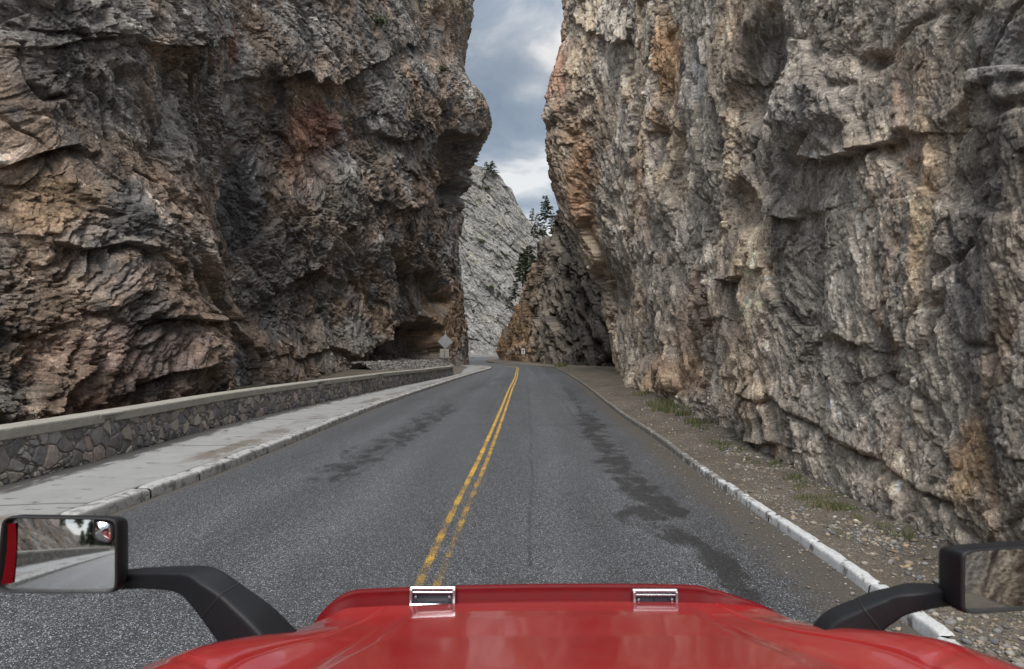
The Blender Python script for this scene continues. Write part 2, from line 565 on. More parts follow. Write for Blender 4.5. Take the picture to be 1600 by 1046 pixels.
LEFT_FEATS = [
    ('bulge', 140, 440, 190, 260, 0, 1.6),
    ('bulge', 560, 330, 150, 120, 20, 2.2),
    ('bulge', 470, 90, 130, 100, -10, 1.4),
    ('bulge', 250, 60, 130, 90, 0, .5),
    ('bulge', 650, 150, 70, 90, 0, 1.5),
    # right flank of the front buttress (raised on its left): travel downwards keeps the left of the picture on the right hand
    ('ledge', [(246, 640), (250, 560), (286, 480), (291, 370), (318, 262), (324, 150), (330, 40), (335, -30)], 1.9, 90),
    ('ledge', [(0, 258), (60, 240), (125, 222), (150, 250)], .5, 30),
    ('ledge', [(0, 655), (30, 622), (80, 572), (86, 520), (60, 470), (40, 440)], .7, 40),
    ('ledge', [(165, 505), (215, 503), (262, 506)], .45, 25),
    ('ledge', [(210, 62), (260, 68), (318, 50), (330, 20)], .5, 30),
    ('ledge', [(80, 68), (110, 72), (140, 66), (190, 62)], .35, 22),
    ('bulge', 240, 350, 16, 18, 0, -1.3),
    ('bulge', 215, 120, 18, 22, 0, -.8),
    ('ledge', [(405, 125), (450, 118), (470, 130), (520, 132), (565, 105), (610, 85)], 1.4, 50),
    ('ledge', [(560, 210), (585, 200), (610, 222), (650, 218), (668, 190)], 1.0, 38),
    ('ledge', [(470, 240), (500, 215), (540, 195)], .7, 30),
    ('ledge', [(600, 320), (640, 330), (680, 300)], .8, 35),
    ('ledge', [(410, 470), (450, 440), (500, 420), (540, 440)], .7, 32),
    ('ledge', [(430, 560), (500, 545), (560, 555), (590, 540)], .7, 30),
    ('ledge', [(340, 420), (352, 480), (378, 560), (392, 620)], .8, 35),
    ('ledge', [(60, 380), (110, 400), (150, 390), (190, 410)], .5, 30),
    ('ledge', [(140, 600), (180, 575), (230, 570)], .5, 26),
    ('cave', [(590, 572), (598, 535), (615, 522), (648, 519), (690, 501), (700, 516), (702, 572)], 7.0, 5),
    ('cave', [(606, 392), (640, 415), (690, 430), (706, 470), (690, 503), (650, 520), (618, 522), (634, 475), (632, 440)], 3.5, 7),
    ('cave', [(684, 236), (700, 205), (742, 215), (760, 205), (748, 250), (735, 300), (716, 345), (700, 330), (688, 290)], 6.5, 7),
    ('crack', [(330, 0), (335, 120), (350, 230), (345, 330), (352, 420)], 1.2, 9),
    ('crack', [(60, 60), (62, 120), (95, 150), (130, 148)], .45, 4),
    ('crack', [(560, 350), (575, 430), (585, 500), (580, 570)], 1.0, 7),
    ('crack', [(245, 80), (262, 150), (255, 230)], .6, 6),
    ('crack', [(690, 20), (668, 110), (690, 180), (684, 236)], 1.4, 6),
]
LEFT_PATCHES = [
    (60, 320, 75, 55, 0, (.23, .15, .085), .75),
    (200, 240, 60, 40, 20, (.19, .14, .10), .6),
    (250, 300, 55, 90, 0, (.20, .135, .09), .6),
    (130, 560, 130, 85, -10, (.17, .11, .085), .6),
    (190, 460, 90, 50, 0, (.19, .125, .085), .5),
    (100, 640, 90, 40, 0, (.21, .13, .09), .7),
    (300, 560, 42, 100, 5, (.20, .115, .065), .75),
    (330, 470, 35, 70, 10, (.23, .12, .06), .6),
    (270, 30, 70, 42, 0, (.17, .165, .16), .7),
    (100, 120, 70, 50, 0, (.075, .075, .08), .7),
    (120, 40, 70, 50, 0, (.07, .068, .068), .6),
    (290, 210, 30, 110, 0, (.16, .145, .13), .6),
    (360, 60, 12, 60, 0, (.22, .09, .06), .7),
    (490, 200, 62, 46, 25, (.27, .115, .075), .75),
    (470, 250, 40, 70, 0, (.24, .12, .075), .5),
    (500, 140, 70, 22, -15, (.24, .18, .115), .6),
    (480, 60, 90, 55, 0, (.105, .10, .098), .55),
    (600, 60, 100, 50, 10, (.075, .072, .068), .6),
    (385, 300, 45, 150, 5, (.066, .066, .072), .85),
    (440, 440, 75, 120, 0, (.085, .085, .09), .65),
    (520, 330, 70, 80, 0, (.155, .135, .118), .5),
    (620, 240, 70, 50, 0, (.13, .115, .10), .5),
    (520, 540, 70, 45, -20, (.15, .138, .125), .5),
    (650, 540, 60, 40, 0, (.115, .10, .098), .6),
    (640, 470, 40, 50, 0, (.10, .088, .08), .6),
    (655, 300, 25, 120, 8, (.17, .115, .08), .5),
    (715, 60, 26, 60, 0, (.20, .14, .095), .6),
    (712, 500, 22, 75, 0, (.20, .12, .06), .8),
    (690, 8, 60, 20, 0, (.24, .18, .11), .6),
    (530, 410, 60, 30, 0, (.12, .09, .075), .5),
    (565, 565, 40, 14, 0, (.24, .14, .06), .5),
]
ROCK_L = rock_material('brown_rock', 9, .06)
PL, CL, pxL, pyL = build_left()
left_cliff = tag(grid_obj('cliff', PL, ROCK_L, CL), 'dark brown gnarled rock cliff behind the stone parapet wall', None, None, 'structure')

# ---- right cliff
RPATH = [(14, -160), (9, -70), (6.6, -30), (5.6, -10), (5.0, 3), gp(1480, 862), (5.35, 10.5), gp(1250, 742), gp(1100, 672), (6.5, 27), (7.6, 38),
         (8.6, 50), (9.25, 58), (9.7, 61.5), (11.2, 64), (15, 66.5), (22, 68.5), (34, 72)]


def build_right():
    ss, X, Y, tx, ty, s, C = path_grid(RPATH, 0, 1e9)
    s_lo, s_hi = s_at(C, s, 5.0, 3.5), s_at(C, s, 14, 66)
    ss, X, Y, tx, ty, s, C = path_grid(RPATH, s_lo, s_hi)
    nx, ny = -ty, tx
    for a in (nx, ny):
        a[:] = np.convolve(np.pad(a, 60, mode='edge'), np.ones(121) / 121, 'valid')
    s_c = s_at(C, s, 9.7, 61.5)
    D = np.maximum(Y, 7.0)
    top = interp(Y, [(-160, 8), (-60, 8), (-10, 9), (4, 10), (30, 24), (75, 50)])
    Hm = heights(D, 640, 40, top)
    S = np.broadcast_to(ss[None, :], Hm.shape).astype(f32); Hh = Hm.astype(f32)
    P = np.stack([np.broadcast_to(X, Hm.shape), np.broadcast_to(Y, Hm.shape), Hm], -1).astype(f32)
    py0 = HY - F * (Hm - H) / 60.0
    prof = (interp(py0, [(-250, 900), (0, 884), (30, 879), (60, 878), (85, 868), (110, 860), (150, 850), (185, 843), (200, 853), (215, 848), (250, 851), (275, 855),
                         (330, 874), (350, 882), (380, 893), (400, 904), (450, 938), (520, 950), (585, 964)]) - 968) / F * 60
    wc = np.where(ss > s_c, np.exp(-((ss - s_c) / 8.0) ** 2), .62 * np.exp(-((ss - s_c) / 6.0) ** 2) + .38 * np.exp(-((ss - s_c) / 24.0) ** 2))
    P[..., 0] += prof * wc[None, :]
    lean = -.03 * np.maximum(Hm - 4, 0) * (1 - wc)[None, :]
    back = smooth(0, -30, Y)[None, :] * np.maximum(Hm, 0) * -.9
    P[..., 0] += nx[None, :] * (lean + back); P[..., 1] += ny[None, :] * (lean + back)
    px, py = proj(P)
    q1 = fbm(S / 8, Hh / 11, 3, 303); q2 = fbm(S / 8 + 40, Hh / 11, 3, 309)
    ws = S + 2.0 * q1; wh = Hh + 2.0 * q2
    a = math.radians(62); rs = ws * math.cos(a) + wh * math.sin(a); rh = -ws * math.sin(a) + wh * math.cos(a)   # steep bedding
    sc = (1 - .6 * wc)[None, :]
    d = 1.1 * sc * fbm(S / 16, Hh / 22, 2, 321)
    fA, iA = facet(rs / 6.0, rh / 2.6, 11, 1.0, .3, .07)
    fB, iB = facet(rs / 2.4, rh / 1.0, 12, 1.1, .3, .08)
    gn = smooth(-.2, .4, fbm(S / 6, Hh / 8, 3, 333))
    near = smooth(14, 6, Y)[None, :]
    d += .30 * sc * fA + (.09 + .12 * gn) * fB
    d += .34 * (fbm(rs / 4.5, rh / 1.7, 6, 351, .55, True) - .3)
    # upright runnels
    d += .16 * fbm(ws / 1.6, wh / 9, 4, 377, .55, True)
    fV, iV = facet(ws / 1.5, wh / 5.5, 18, .9, .4, .13)
    d += .09 * fV
    wx = 22 * fbm(S / 2.4, Hh / 2.4, 5, 391); wy = 26 * fbm(S / 2.4 + 30, Hh / 2.4, 5, 395)
    d = d * (.38 + .62 * smooth(5, 24, Y))[None, :] - .15
    d = d + (.34 + .66 * smooth(14, 46, Y))[None, :] * apply_features(px + wx, py + wy, RIGHT_FEATS, 0 * d)
    s2 = ws + 1.4 * d; h2 = wh + .4 * d
    e1 = s2 * math.cos(a) + h2 * math.sin(a); e2 = -s2 * math.sin(a) + h2 * math.cos(a)
    jn = joints(S, Hh, 24, 2.2, 8, 551) + .8 * joints(S, Hh, 70, 2.6, 9, 561) + .6 * joints(S, Hh, -40, 3.0, 7, 571)
    d = d - .13 * jn
    fC, iC = facet(e1 / .85, e2 / .42, 13, 1.2, .35, .1)
    fD, iD = facet(e1 / .33, e2 / .18, 14, 1.2, .3, .12)
    fE, iE = facet(e1 / .12, e2 / .075, 15, 1.2, .3, .14)
    fG, iG = facet(e1 / .05, e2 / .034, 16, 1.2, .3, .14)
    lump = -fbm(e1 / 1.3, e2 / .75, 7, 371, .60, True)
    nf = (.42 + .58 * smooth(9, 24, Y))[None, :]                # the near face is flatter and finer
    d = d + nf * (.036 + .06 * gn) * fC + (.024 + .036 * gn) * fD + (.010 + .015 * gn) * fE + (.003 + .004 * gn) * fG * smooth(20, 10, Y)[None, :] + nf * (.06 + .09 * gn) * lump
    P[..., 0] += nx[None, :] * d; P[..., 1] += ny[None, :] * d
    sc2 = (.4 + .6 * smooth(5, 25, Y))[None, :]
    up = sc2 * (.13 * fbm(S / 2.0, Hh / 2.4, 3, 431) + .4 * fbm(S / 7, Hh / 7, 2, 437))
    P[..., 2] += up * np.clip(Hh / 2, 0, 1)
    tg = sc2 * .18 * fbm(S / 1.8 + 9, Hh / 2.0, 3, 441)
    P[..., 0] += tx[None, :] * tg; P[..., 1] += ty[None, :] * tg
    nz = fbm((S + d) / 2.4, (Hh + .7 * d) / 4.2, 6, 501, .6)
    nb = fbm(S / 5, Hh / 11, 4, 511)
    fn = fbm(e1 / .5, e2 / .2, 5, 521, .62)
    strk = fbm(ws / 1.1, wh / 10, 5, 531, .55)
    grey, dark, tan, rust = (.335, .307, .275), (.115, .107, .102), (.48, .385, .28), (.42, .25, .145)
    col = np.empty(P.shape, f32); col[:] = grey
    col = mixc(col, tan, .7 * smooth(-.05, .4, nb + .4 * nz))
    col = mixc(col, dark, .62 * smooth(.12, .45, strk + .5 * nz - .15 * nb))
    col = mixc(col, rust, .6 * smooth(.2, .6, fbm(ws / 1.8 + 60, wh / 6, 5, 541) + .25 * fn))
    col = blobs(px + wx, py + wy, col, RIGHT_PATCHES, nz, 1.2)
    col *= ((.78 + .44 * RND[5][iV]) * (.78 + .44 * RND[6][iC]) * (.82 + .36 * RND[7][iD]))[..., None]
    col *= (1 + .6 * fn + .25 * nz)[..., None]
    fl, _i = facet(e1 / .12, e2 / .07, 17, 0, 0)
    speck = (fl > .62) & (nz > .0)
    col = np.where(speck[..., None], col * 1.55 + .02, col)
    return P, np.clip(col * np.array((1.40, 1.36, 1.30), f32), .02, .78), px, py


RIGHT_FEATS = [
    ('ledge', [(894, 18), (908, 36), (932, 52), (962, 72), (985, 60), (1000, 20)], .45, 45),
    ('ledge', [(1232, 198), (1258, 228), (1290, 250), (1330, 246), (1362, 240), (1400, 232)], .7, 40),
    ('bulge', 1300, 165, 80, 90, 0, 1.2),
    ('bulge', 1356, 104, 24, 26, 0, -.8),
    ('cave', [(1148, 170), (1160, 100), (1196, 25), (1236, -10), (1246, 60), (1215, 165), (1175, 205)], 1.4, 14),
    ('cave', [(1460, 215), (1500, 170), (1545, 132), (1620, 95), (1620, 330), (1480, 330)], .28, 7),
    ('crack', [(1452, 205), (1466, 300), (1476, 450), (1482, 560), (1500, 640), (1516, 760)], .3, 7),
    ('crack', [(1560, 690), (1580, 760)], .2, 6),
    ('crack', [(1150, 598), (1222, 642), (1300, 684), (1402, 722), (1500, 792), (1540, 850)], .25, 4.5),
    ('ledge', [(1150, 598), (1222, 642), (1300, 684), (1402, 722), (1500, 792)], .3, 40),
    ('crack', [(1072, 300), (1085, 420), (1078, 560)], .7, 9),
    ('crack', [(1040, 120), (1062, 260), (1100, 360)], .8, 9),
    ('crack', [(978, 100), (985, 300), (1005, 480)], .9, 8),
    ('ledge', [(1120, 425), (1150, 432), (1176, 420)], .7, 32),
    ('ledge', [(1120, 500), (1145, 525), (1160, 560)], .6, 28),
    ('ledge', [(1200, 330), (1230, 350), (1262, 340)], .6, 32),
    ('bulge', 1330, 545, 26, 24, 0, -.45),
    ('ledge', [(1300, 545), (1335, 525), (1372, 550)], .25, 22),
    ('bulge', 1165, 330, 40, 50, 0, -1.3),
    ('ledge', [(1140, 665), (1180, 690), (1230, 700)], .45, 30),
    ('bulge', 1180, 630, 60, 40, 20, .5),
    ('bulge', 1420, 780, 110, 60, 30, .35),
    ('ledge', [(905, 330), (925, 400), (945, 470)], -.8, 30),
    ('bulge', 1020, 600, 40, 40, 0, .8),
    ('cave', [(1470, 230), (1500, 190), (1530, 220), (1510, 330)], .2, 8),
]
RIGHT_PATCHES = [
    (1050, 90, 26, 100, -4, (.36, .22, .12), .75),
    (1010, 260, 40, 120, 5, (.30, .20, .13), .5),
    (900, 200, 50, 110, 5, (.22, .165, .12), .6),
    (870, 110, 22, 80, 10, (.25, .13, .085), .7),
    (905, 280, 30, 90, 0, (.28, .15, .085), .6),
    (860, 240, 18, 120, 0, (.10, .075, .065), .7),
    (1080, 500, 34, 110, 6, (.24, .16, .12), .5),
    (1060, 590, 55, 40, 10, (.34, .24, .17), .7),
    (1090, 120, 20, 60, 0, (.34, .34, .35), .6),
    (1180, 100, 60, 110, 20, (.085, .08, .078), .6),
    (1300, 180, 90, 70, 0, (.17, .165, .165), .6),
    (1420, 120, 40, 60, 0, (.30, .235, .17), .6),
    (1447, 340, 17, 210, -3, (.42, .33, .235), .95),
    (1545, 420, 66, 200, 0, (.14, .138, .142), .75),
    (1560, 80, 60, 70, -30, (.30, .31, .33), .6),
    (1570, 230, 50, 90, 0, (.13, .12, .115), .6),
    (1530, 720, 40, 80, 10, (.36, .25, .155), .8),
    (1580, 690, 30, 60, 0, (.13, .135, .15), .6),
    (1320, 430, 120, 150, 0, (.25, .235, .215), .6),
    (1350, 640, 120, 70, 20, (.27, .25, .23), .6),
    (1400, 800, 120, 60, 30, (.28, .265, .25), .7),
    (1140, 470, 28, 130, 6, (.115, .11, .118), .6),
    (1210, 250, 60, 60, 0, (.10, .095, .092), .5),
    (1170, 610, 60, 50, 0, (.27, .215, .165), .6),
    (960, 450, 30, 110, 0, (.21, .19, .175), .5),
]
ROCK_R = rock_material('grey_tan_rock', 16, .035)
PR, CR, pxR, pyR = build_right()
right_cliff = tag(grid_obj('cliff', PR, ROCK_R, CR), 'tall grey and tan rock cliff overhanging the gravel verge on the right', None, None, 'structure')

# ---- spur beyond the right cliff, and its wooded back
SPATH = [(30, 68), (21, 72), (16.5, 77), (13.6, 83), (10.2, 91.5), (5.6, 108), (1.4, 128), (-1.6, 146), (-2.6, 156), (0, 168), (12, 182), (40, 192)]


def build_spur():
    ss, X, Y, tx, ty, s, C = path_grid(SPATH, 0, 1e9, k=.0016)
    nx, ny = -ty, tx
    for a in (nx, ny):
        a[:] = np.convolve(np.pad(a, 20, mode='edge'), np.ones(41) / 41, 'valid')
    top = interp(ss, [(0, 34), (s_at(C, s, 9.2, 91), 30), (s_at(C, s, 5.6, 108), 27.5), (s_at(C, s, 1.4, 128), 19), (s_at(C, s, -1.6, 146), 9.5),
                      (s_at(C, s, -2.6, 156), 5.5), (s_at(C, s, 0, 168), 6), (ss[-1], 12)])
    v = np.linspace(0, 1, 330)
    Hm = -.5 + np.minimum(v / .78, 1)[:, None] * (top[None, :] + .5) + np.maximum(v - .78, 0)[:, None] * 22
    S = np.broadcast_to(ss[None, :], Hm.shape).astype(f32); Hh = Hm.astype(f32)
    P = np.stack([np.broadcast_to(X, Hm.shape), np.broadcast_to(Y, Hm.shape), Hm], -1).astype(f32)
    back = np.maximum(v - .78, 0)[:, None] * 150 + .16 * np.maximum(Hm, 0)
    P[..., 0] -= nx[None, :] * back; P[..., 1] -= ny[None, :] * back * .4
    px, py = proj(P)
    ws = S + 1.5 * fbm(S / 8, Hh / 8, 3, 603); wh = Hh + 1.5 * fbm(S / 8 + 9, Hh / 8, 3, 607)
    a = math.radians(50); rs = ws * math.cos(a) + wh * math.sin(a); rh = -ws * math.sin(a) + wh * math.cos(a)
    fA, iA = facet(rs / 7, rh / 3.4, 21, 1.1, .3, .08)
    fB, iB = facet(rs / 2.4, rh / 1.2, 22, 1.2, .3, .08)
    fC, iC = facet(rs / .9, rh / .5, 23, 1.2, .3, .1)
    d = .9 * fA + .45 * fB + .2 * fC + .8 * (fbm(rs / 4.5, rh / 2.2, 6, 651, .56, True) - .3)
    d *= smooth(-.5, 2.5, Hh) * .8 + .2
    P[..., 0] += nx[None, :] * d; P[..., 1] += ny[None, :] * d
    P[..., 2] += .6 * fbm(S / 3, Hh / 3, 4, 661) * smooth(.5, 3, Hh)
    nz = fbm(S / 3, Hh / 3, 5, 701, .6); fn = fbm(rs / .7, rh / .35, 4, 721)
    col = np.empty(P.shape, f32); col[:] = (.19, .165, .14)
    col = mixc(col, (.06, .056, .054), .7 * smooth(0, .4, nz))
    col = mixc(col, (.05, .045, .042), .85 * smooth(862, 892, px + 25 * nz))  # recess shade below the overhang, painted dark into the stone colour
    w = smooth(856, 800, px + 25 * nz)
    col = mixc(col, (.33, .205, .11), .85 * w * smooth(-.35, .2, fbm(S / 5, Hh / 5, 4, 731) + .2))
    col = mixc(col, (.055, .06, .035), .8 * smooth(.80, .86, np.broadcast_to(v[:, None], Hm.shape) + .05 * nz))
    col *= ((.78 + .44 * RND[5][iB]) * (1 + .5 * fn))[..., None]
    return P, np.clip(col, .012, .6), px, py


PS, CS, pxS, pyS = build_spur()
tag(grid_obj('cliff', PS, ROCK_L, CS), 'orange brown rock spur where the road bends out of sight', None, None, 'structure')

# ---- pale mountain at the end of the gap
def build_mountain():
    nu, nv = 620, 520
    u = np.linspace(-75, 75, nu); v = np.linspace(0, 1, nv)
    Y0 = 262.0
    ridge_px = CX + F * u / (Y0 + 22)
    ry = interp(ridge_px, [(450, 180), (690, 235), (735, 252), (752, 257), (772, 266), (782, 274), (790, 290), (800, 297), (807, 316), (814, 330), (822, 343), (845, 362), (880, 392), (1000, 440), (1100, 470)])
    top = H + (HY - ry) / F * (Y0 + 22)
    S = np.broadcast_to(u[None, :], (nv, nu)).astype(f32)
    vv = np.minimum(v / .9, 1)
    Hh = (vv[:, None] * (top[None, :] + 1) - 1).astype(f32)
    P = np.stack([S, Y0 + .33 * Hh, Hh], -1).astype(f32)
    bk = np.maximum(v - .9, 0)[:, None] * 10
    P[..., 1] += bk * 40; P[..., 2] -= bk * 10
    a = math.radians(-55); rs = S * math.cos(a) + Hh * math.sin(a); rh = -S * math.sin(a) + Hh * math.cos(a)
    q = fbm(S / 14, Hh / 14, 3, 801)
    fA, iA = facet((rs + 4 * q) / 16, (rh + 3 * q) / 5, 31, 1.1, .2, .08)
    fB, iB = facet((rs + 2 * q) / 5, (rh + 2 * q) / 1.8, 32, 1.2, .25, .08)
    fC, iC = facet(rs / 1.8, rh / .8, 33, 1.2, .25, .1)
    d = 1.3 * fA + .55 * fB + .32 * fC + 1.5 * (fbm(rs / 15, rh / 6, 6, 811, .55, True) - .3) + .35 * fbm(rs / 2, rh / 1, 4, 815, .6, True) + 1.2 * fbm((rs + 5 * q) / 60, (rh + 4 * q) / 9, 4, 817, .5, True)
    d *= smooth(-1, 8, Hh)
    P[..., 1] -= d
    P[..., 2] += .3 * fbm(S / 4, Hh / 4, 4, 821) * smooth(1, 6, Hh)
    nz = fbm(S / 6, Hh / 6, 5, 831); fn = fbm(rs / 1.6, rh / .8, 4, 841)
    col = np.empty(P.shape, f32); col[:] = (.275, .27, .258)
    col = mixc(col, (.17, .168, .168), .5 * smooth(0, .5, nz))
    col = mixc(col, (.36, .34, .275), .5 * smooth(.1, .5, fbm(S / 9, Hh / 9, 4, 851)))
    col = mixc(col, (.10, .12, .06), .55 * smooth(.30, .5, fbm(S / 3, Hh / 3, 4, 861) + .15 * nz))
    col *= ((.84 + .32 * RND[5][iB]) * (1 + .5 * fn))[..., None]
    return P, np.clip(col, .03, .8)


PM, CM = build_mountain()
ROCK_M = rock_material('pale_rock', 2.2, .3, .2, .7, 1.3)
tag(grid_obj('mountain', PM, ROCK_M, CM), 'pale grey rock mountain closing the gap far down the road', None, None, 'structure')

# ------------------------------------------------------------------ road, kerbs, pavement
def tab(pts, h=0.0):
    return sorted([(gp(x, y, h)[1], gp(x, y, h)[0]) for x, y in pts])


KL = [(-160, -6.3), (-40, -6.1), (0, -6.0)] + tab([(165, 804), (330, 742), (480, 682), (600, 633), (700, 598), (740, 585), (767, 577)]) + \
     [(94, -3.1), (100, -4.4), (106, -7.0), (114, -12), (130, -18), (170, -26), (260, -34)]
KR = [(-160, 3.6), (-40, 3.3), (0, 3.25)] + tab([(1435, 985), (1310, 890), (1090, 736), (1020, 682), (960, 641), (905, 597), (876, 579.5)]) + \
     [(93, 5.9), (101, 4.6), (110, 2.0), (120, -1.4), (135, -4.4), (150, -5.8), (180, -6.4), (215, -5), (260, 0)]


def edge(tabl, y):
    """smooth interpolation of a kerb line"""
    a = np.array(tabl, float)
    pts = catmull([(p[1], p[0]) for p in tabl], 24)
    o = np.argsort(pts[:, 1], kind='stable')
    return np.interp(y, pts[o, 1], pts[o, 0])


def y_steps(a, b, k=.004, near=5.0):
    out = [a]
    while out[-1] < b:
        out.append(out[-1] + max(abs(out[-1]), near) * k)
    return np.array(out)


def asphalt():
    t = NT('worn_asphalt')
    o = t.obj()
    flat = t.scaled(o, (1, 1, .001))
    vo = t.voro(flat, 115)
    sepc = t.n('ShaderNodeSeparateColor'); t.l(vo.outputs['Color'], sepc.inputs[0])
    r, g = sepc.outputs[0], sepc.outputs[1]
    stone = t.ramp(r, [(0, .012), (.42, .030), (.70, .055), (.85, .105), (.94, .22), (1, .46)])
    tint = t.mix(t.ramp(g, [(.3, 0), (.8, 1)]), (.96, 1.04, 1.19), (1.06, 1.06, 1.06))
    c = t.mix(1.0, stone, tint, 'MULTIPLY')
    fine = t.noise(flat, 260, 3, .6)
    c = t.mix(1.0, c, t.ramp(fine, [(.3, .6), (.7, 1.45)]), 'MULTIPLY')
    big = t.noise(t.scaled(flat, (1.1, .16, 1)), 1.0, 6, .6)
    c = t.mix(1.0, c, t.ramp(big, [(.3, .84), (.7, 1.2)]), 'MULTIPLY')
    lanes = t.attr('lane')
    c = t.mix(lanes, c, t.mix(1.0, c, (1.30, 1.30, 1.31), 'MULTIPLY'))
    # damp, re-tarred stretches
    wn_ = t.noise(t.scaled(flat, (1.9, .9, 1)), 1.4, 10, .70)
    wet = t.math('ADD', t.attr('wet'), t.math('MULTIPLY', t.math('SUBTRACT', wn_, .5), 3.2))
    wet = t.ramp(wet, [(.34, 0), (.74, 1)])
    c = t.mix(t.math('MULTIPLY', wet, .74), c, (.012, .0115, .0115))
    # dust along the kerb
    du = t.math('ADD', t.attr('dust'), t.math('MULTIPLY', t.math('SUBTRACT', t.noise(flat, 3.0, 9, .65), .5), 1.0))
    du = t.ramp(du, [(.4, 0), (.85, 1)])
    dustc = t.mix(t.noise(flat, 60, 5), (.055, .047, .038), (.125, .105, .082))
    c = t.mix(t.math('MULTIPLY', du, .8), c, dustc)
    cr = t.attr('crack')
    c = t.mix(t.math('MULTIPLY', cr, .7), c, (.012, .012, .012))
    t.set('Base Color', c)
    t.set('Roughness', t.math('SUBTRACT', .58, t.math('MULTIPLY', wet, .14)))
    t.set('Specular IOR Level', .5)
    b = t.bump(vo.outputs['Distance'], .6, .006)
    b = t.bump(fine, .35, .003, b)
    t.set('Normal', b)
    return t.m


def build_road():
    ys = np.concatenate([y_steps(-160, 3.0, .02, 3.0)[:-1], y_steps(3.0, 262, .0035, 5.0)])
    lat = np.linspace(0, 1, 260)
    xl, xr = edge(KL, ys), edge(KR, ys)
    Xg = xl[:, None] + (xr - xl)[:, None] * lat[None, :]
    Yg = np.broadcast_to(ys[:, None], Xg.shape)
    Zg = .012 * fbm(Xg / 2.5, Yg / 6, 3, 5)
    Zg = Zg - .012 - .01 * ((lat - .5) * 2)[None, :] ** 2
    P = np.stack([Xg, Yg, Zg], -1)
    Q = P.copy(); Q[..., 2] = 0
    px, py = proj(Q)
    front = (Yg > 3)
    wx = 14 * fbm(Xg * 1.5, Yg * .35, 5, 41); wy = 5 * fbm(Xg * 1.5 + 9, Yg * .4, 5, 47)
    wet = np.zeros(Xg.shape)
    for poly, soft, st in [
        ([(903, 640), (922, 648), (962, 700), (1004, 742), (1068, 800), (1020, 812), (965, 806), (985, 776), (940, 718), (912, 675)], 7, .78),
        ([(962, 810), (1030, 818), (1095, 838), (1135, 868), (1170, 905), (1205, 960), (1150, 950), (1120, 890), (1080, 852), (1010, 828)], 8, .85),
        ([(470, 742), (540, 712), (600, 686), (625, 668), (600, 712), (520, 750)], 9, .55),
        ([(610, 690), (650, 655), (700, 632), (712, 640), (665, 672), (630, 700)], 8, .6),
        ([(770, 592), (800, 586), (806, 590), (780, 597)], 3, .62),
        ([(726, 606), (760, 598), (772, 602), (740, 611)], 3, .5),
        ([(880, 600), (896, 610), (912, 640), (900, 640)], 4, .55)]:
        d = in_poly(px + wx, py + wy, poly)
        wet = np.maximum(wet, st * smooth(soft * 2.6, -soft * 1.3, d))
    wet *= front
    dr = xr[:, None] - Xg; dl = Xg - xl[:, None]
    dust = np.maximum(np.exp(-(dr / interp(ys, [(0, .95), (10, .8), (30, .6), (60, .5)])[:, None]) ** 2), .9 * np.exp(-(dl / .22) ** 2))
    # wheel tracks polished paler
    xc = edge(YEL, ys)[:, None]
    lane = sum(np.exp(-((Xg - xc - c) / .42) ** 2) for c in (-3.4, -1.6, 1.35, 2.7)) * .8
    lane = lane + .35 * fbm(Xg / 1.2, Yg / 9, 3, 77)
    cracks = np.zeros(Xg.shape)
    for y0, a, b, amp in ((21.7, -2.9, 5.2, .18), (33.0, -5, 4.4, .25), (46.5, -4.5, .6, .3)):
        yy = y0 + amp * 3 * fbm(Xg / 1.5, Xg * 0 + y0, 4, int(y0))
        cracks = np.maximum(cracks, np.exp(-((Yg - yy) / (.012 + .0024 * Yg)) ** 2) * (Xg > a) * (Xg < b))
    for off, ya, yb in ((1.05, 7, 46), (-2.3, 9, 30), (2.6, 16, 60), (-.55, 24, 58)):
        xx = xc + off + .10 * fbm(Yg / 3.1 + off * 9, Yg * 0 + off, 5, int(ya))
        cracks = np.maximum(cracks, .8 * np.exp(-((Xg - xx) / (.010 + .0007 * np.abs(Yg))) ** 2) * (Yg > ya) * (Yg < yb) * (fbm(Yg / 2.2 + off * 5, Yg * 0, 2, 3) > -.15))
    return P, wet, dust, np.clip(lane, 0, 1), cracks


YEL = [(-160, -1.2), (-20, -1.15), (0, -1.05)] + tab([(667, 915), (695, 850), (726, 780), (760, 705), (786, 640), (798, 608), (806, 590), (808, 580)]) + [(93, .75), (99, -.1), (104, -1.6), (109, -3.4), (116, -6), (124, -8.2), (150, -12)]
P, wet, dust, lane, cracks = build_road()
ROAD_Z = P[..., 2].max()
road = tag(grid_obj('road', P, asphalt(), wet=wet, dust=dust, lane=lane, crack=cracks), None, None, None, 'structure')


def worn_paint(name, col, lo=.46, hi=.56, scale=70):
    t = NT(name)
    o = t.scaled(t.obj(), (1, 1, .001))
    n = t.noise(o, scale, 4, .6)
    n2 = t.noise(o, 2.0, 4, .6)
    w = t.attr('wear')
    f = t.math('ADD', t.math('ADD', n, t.math('MULTIPLY', t.math('SUBTRACT', n2, .5), .45)), w)
    a = t.ramp(f, [(lo, 0), (hi, 1)])
    t.set('Base Color', t.mix(t.noise(o, 40, 5), [c * .75 for c in col], [c * 1.15 for c in col]))
    t.set('Roughness', .6)
    t.set('Alpha', a)
    return t.m


def strip(name, path_x, ys, width, z, mat, wear, nlat=6, off=0.0):
    xc = edge(path_x, ys); tx = np.gradient(xc, ys); L = np.hypot(tx, 1)
    lat = np.linspace(-.5, .5, nlat) * width
    X = xc[:, None] + (lat[None, :] + off) / L[:, None]
    Y = ys[:, None] - (lat[None, :] + off) * (tx / L)[:, None]
    Z = np.full(X.shape, z)
    W = np.broadcast_to((wear(ys) if callable(wear) else np.full(len(ys), wear))[:, None], X.shape)
    e = smooth(0, .18, np.minimum(np.linspace(0, 1, nlat), np.linspace(1, 0, nlat)))[None, :] * .1 - .1
    return np.stack([X, Y, Z], -1), W + e


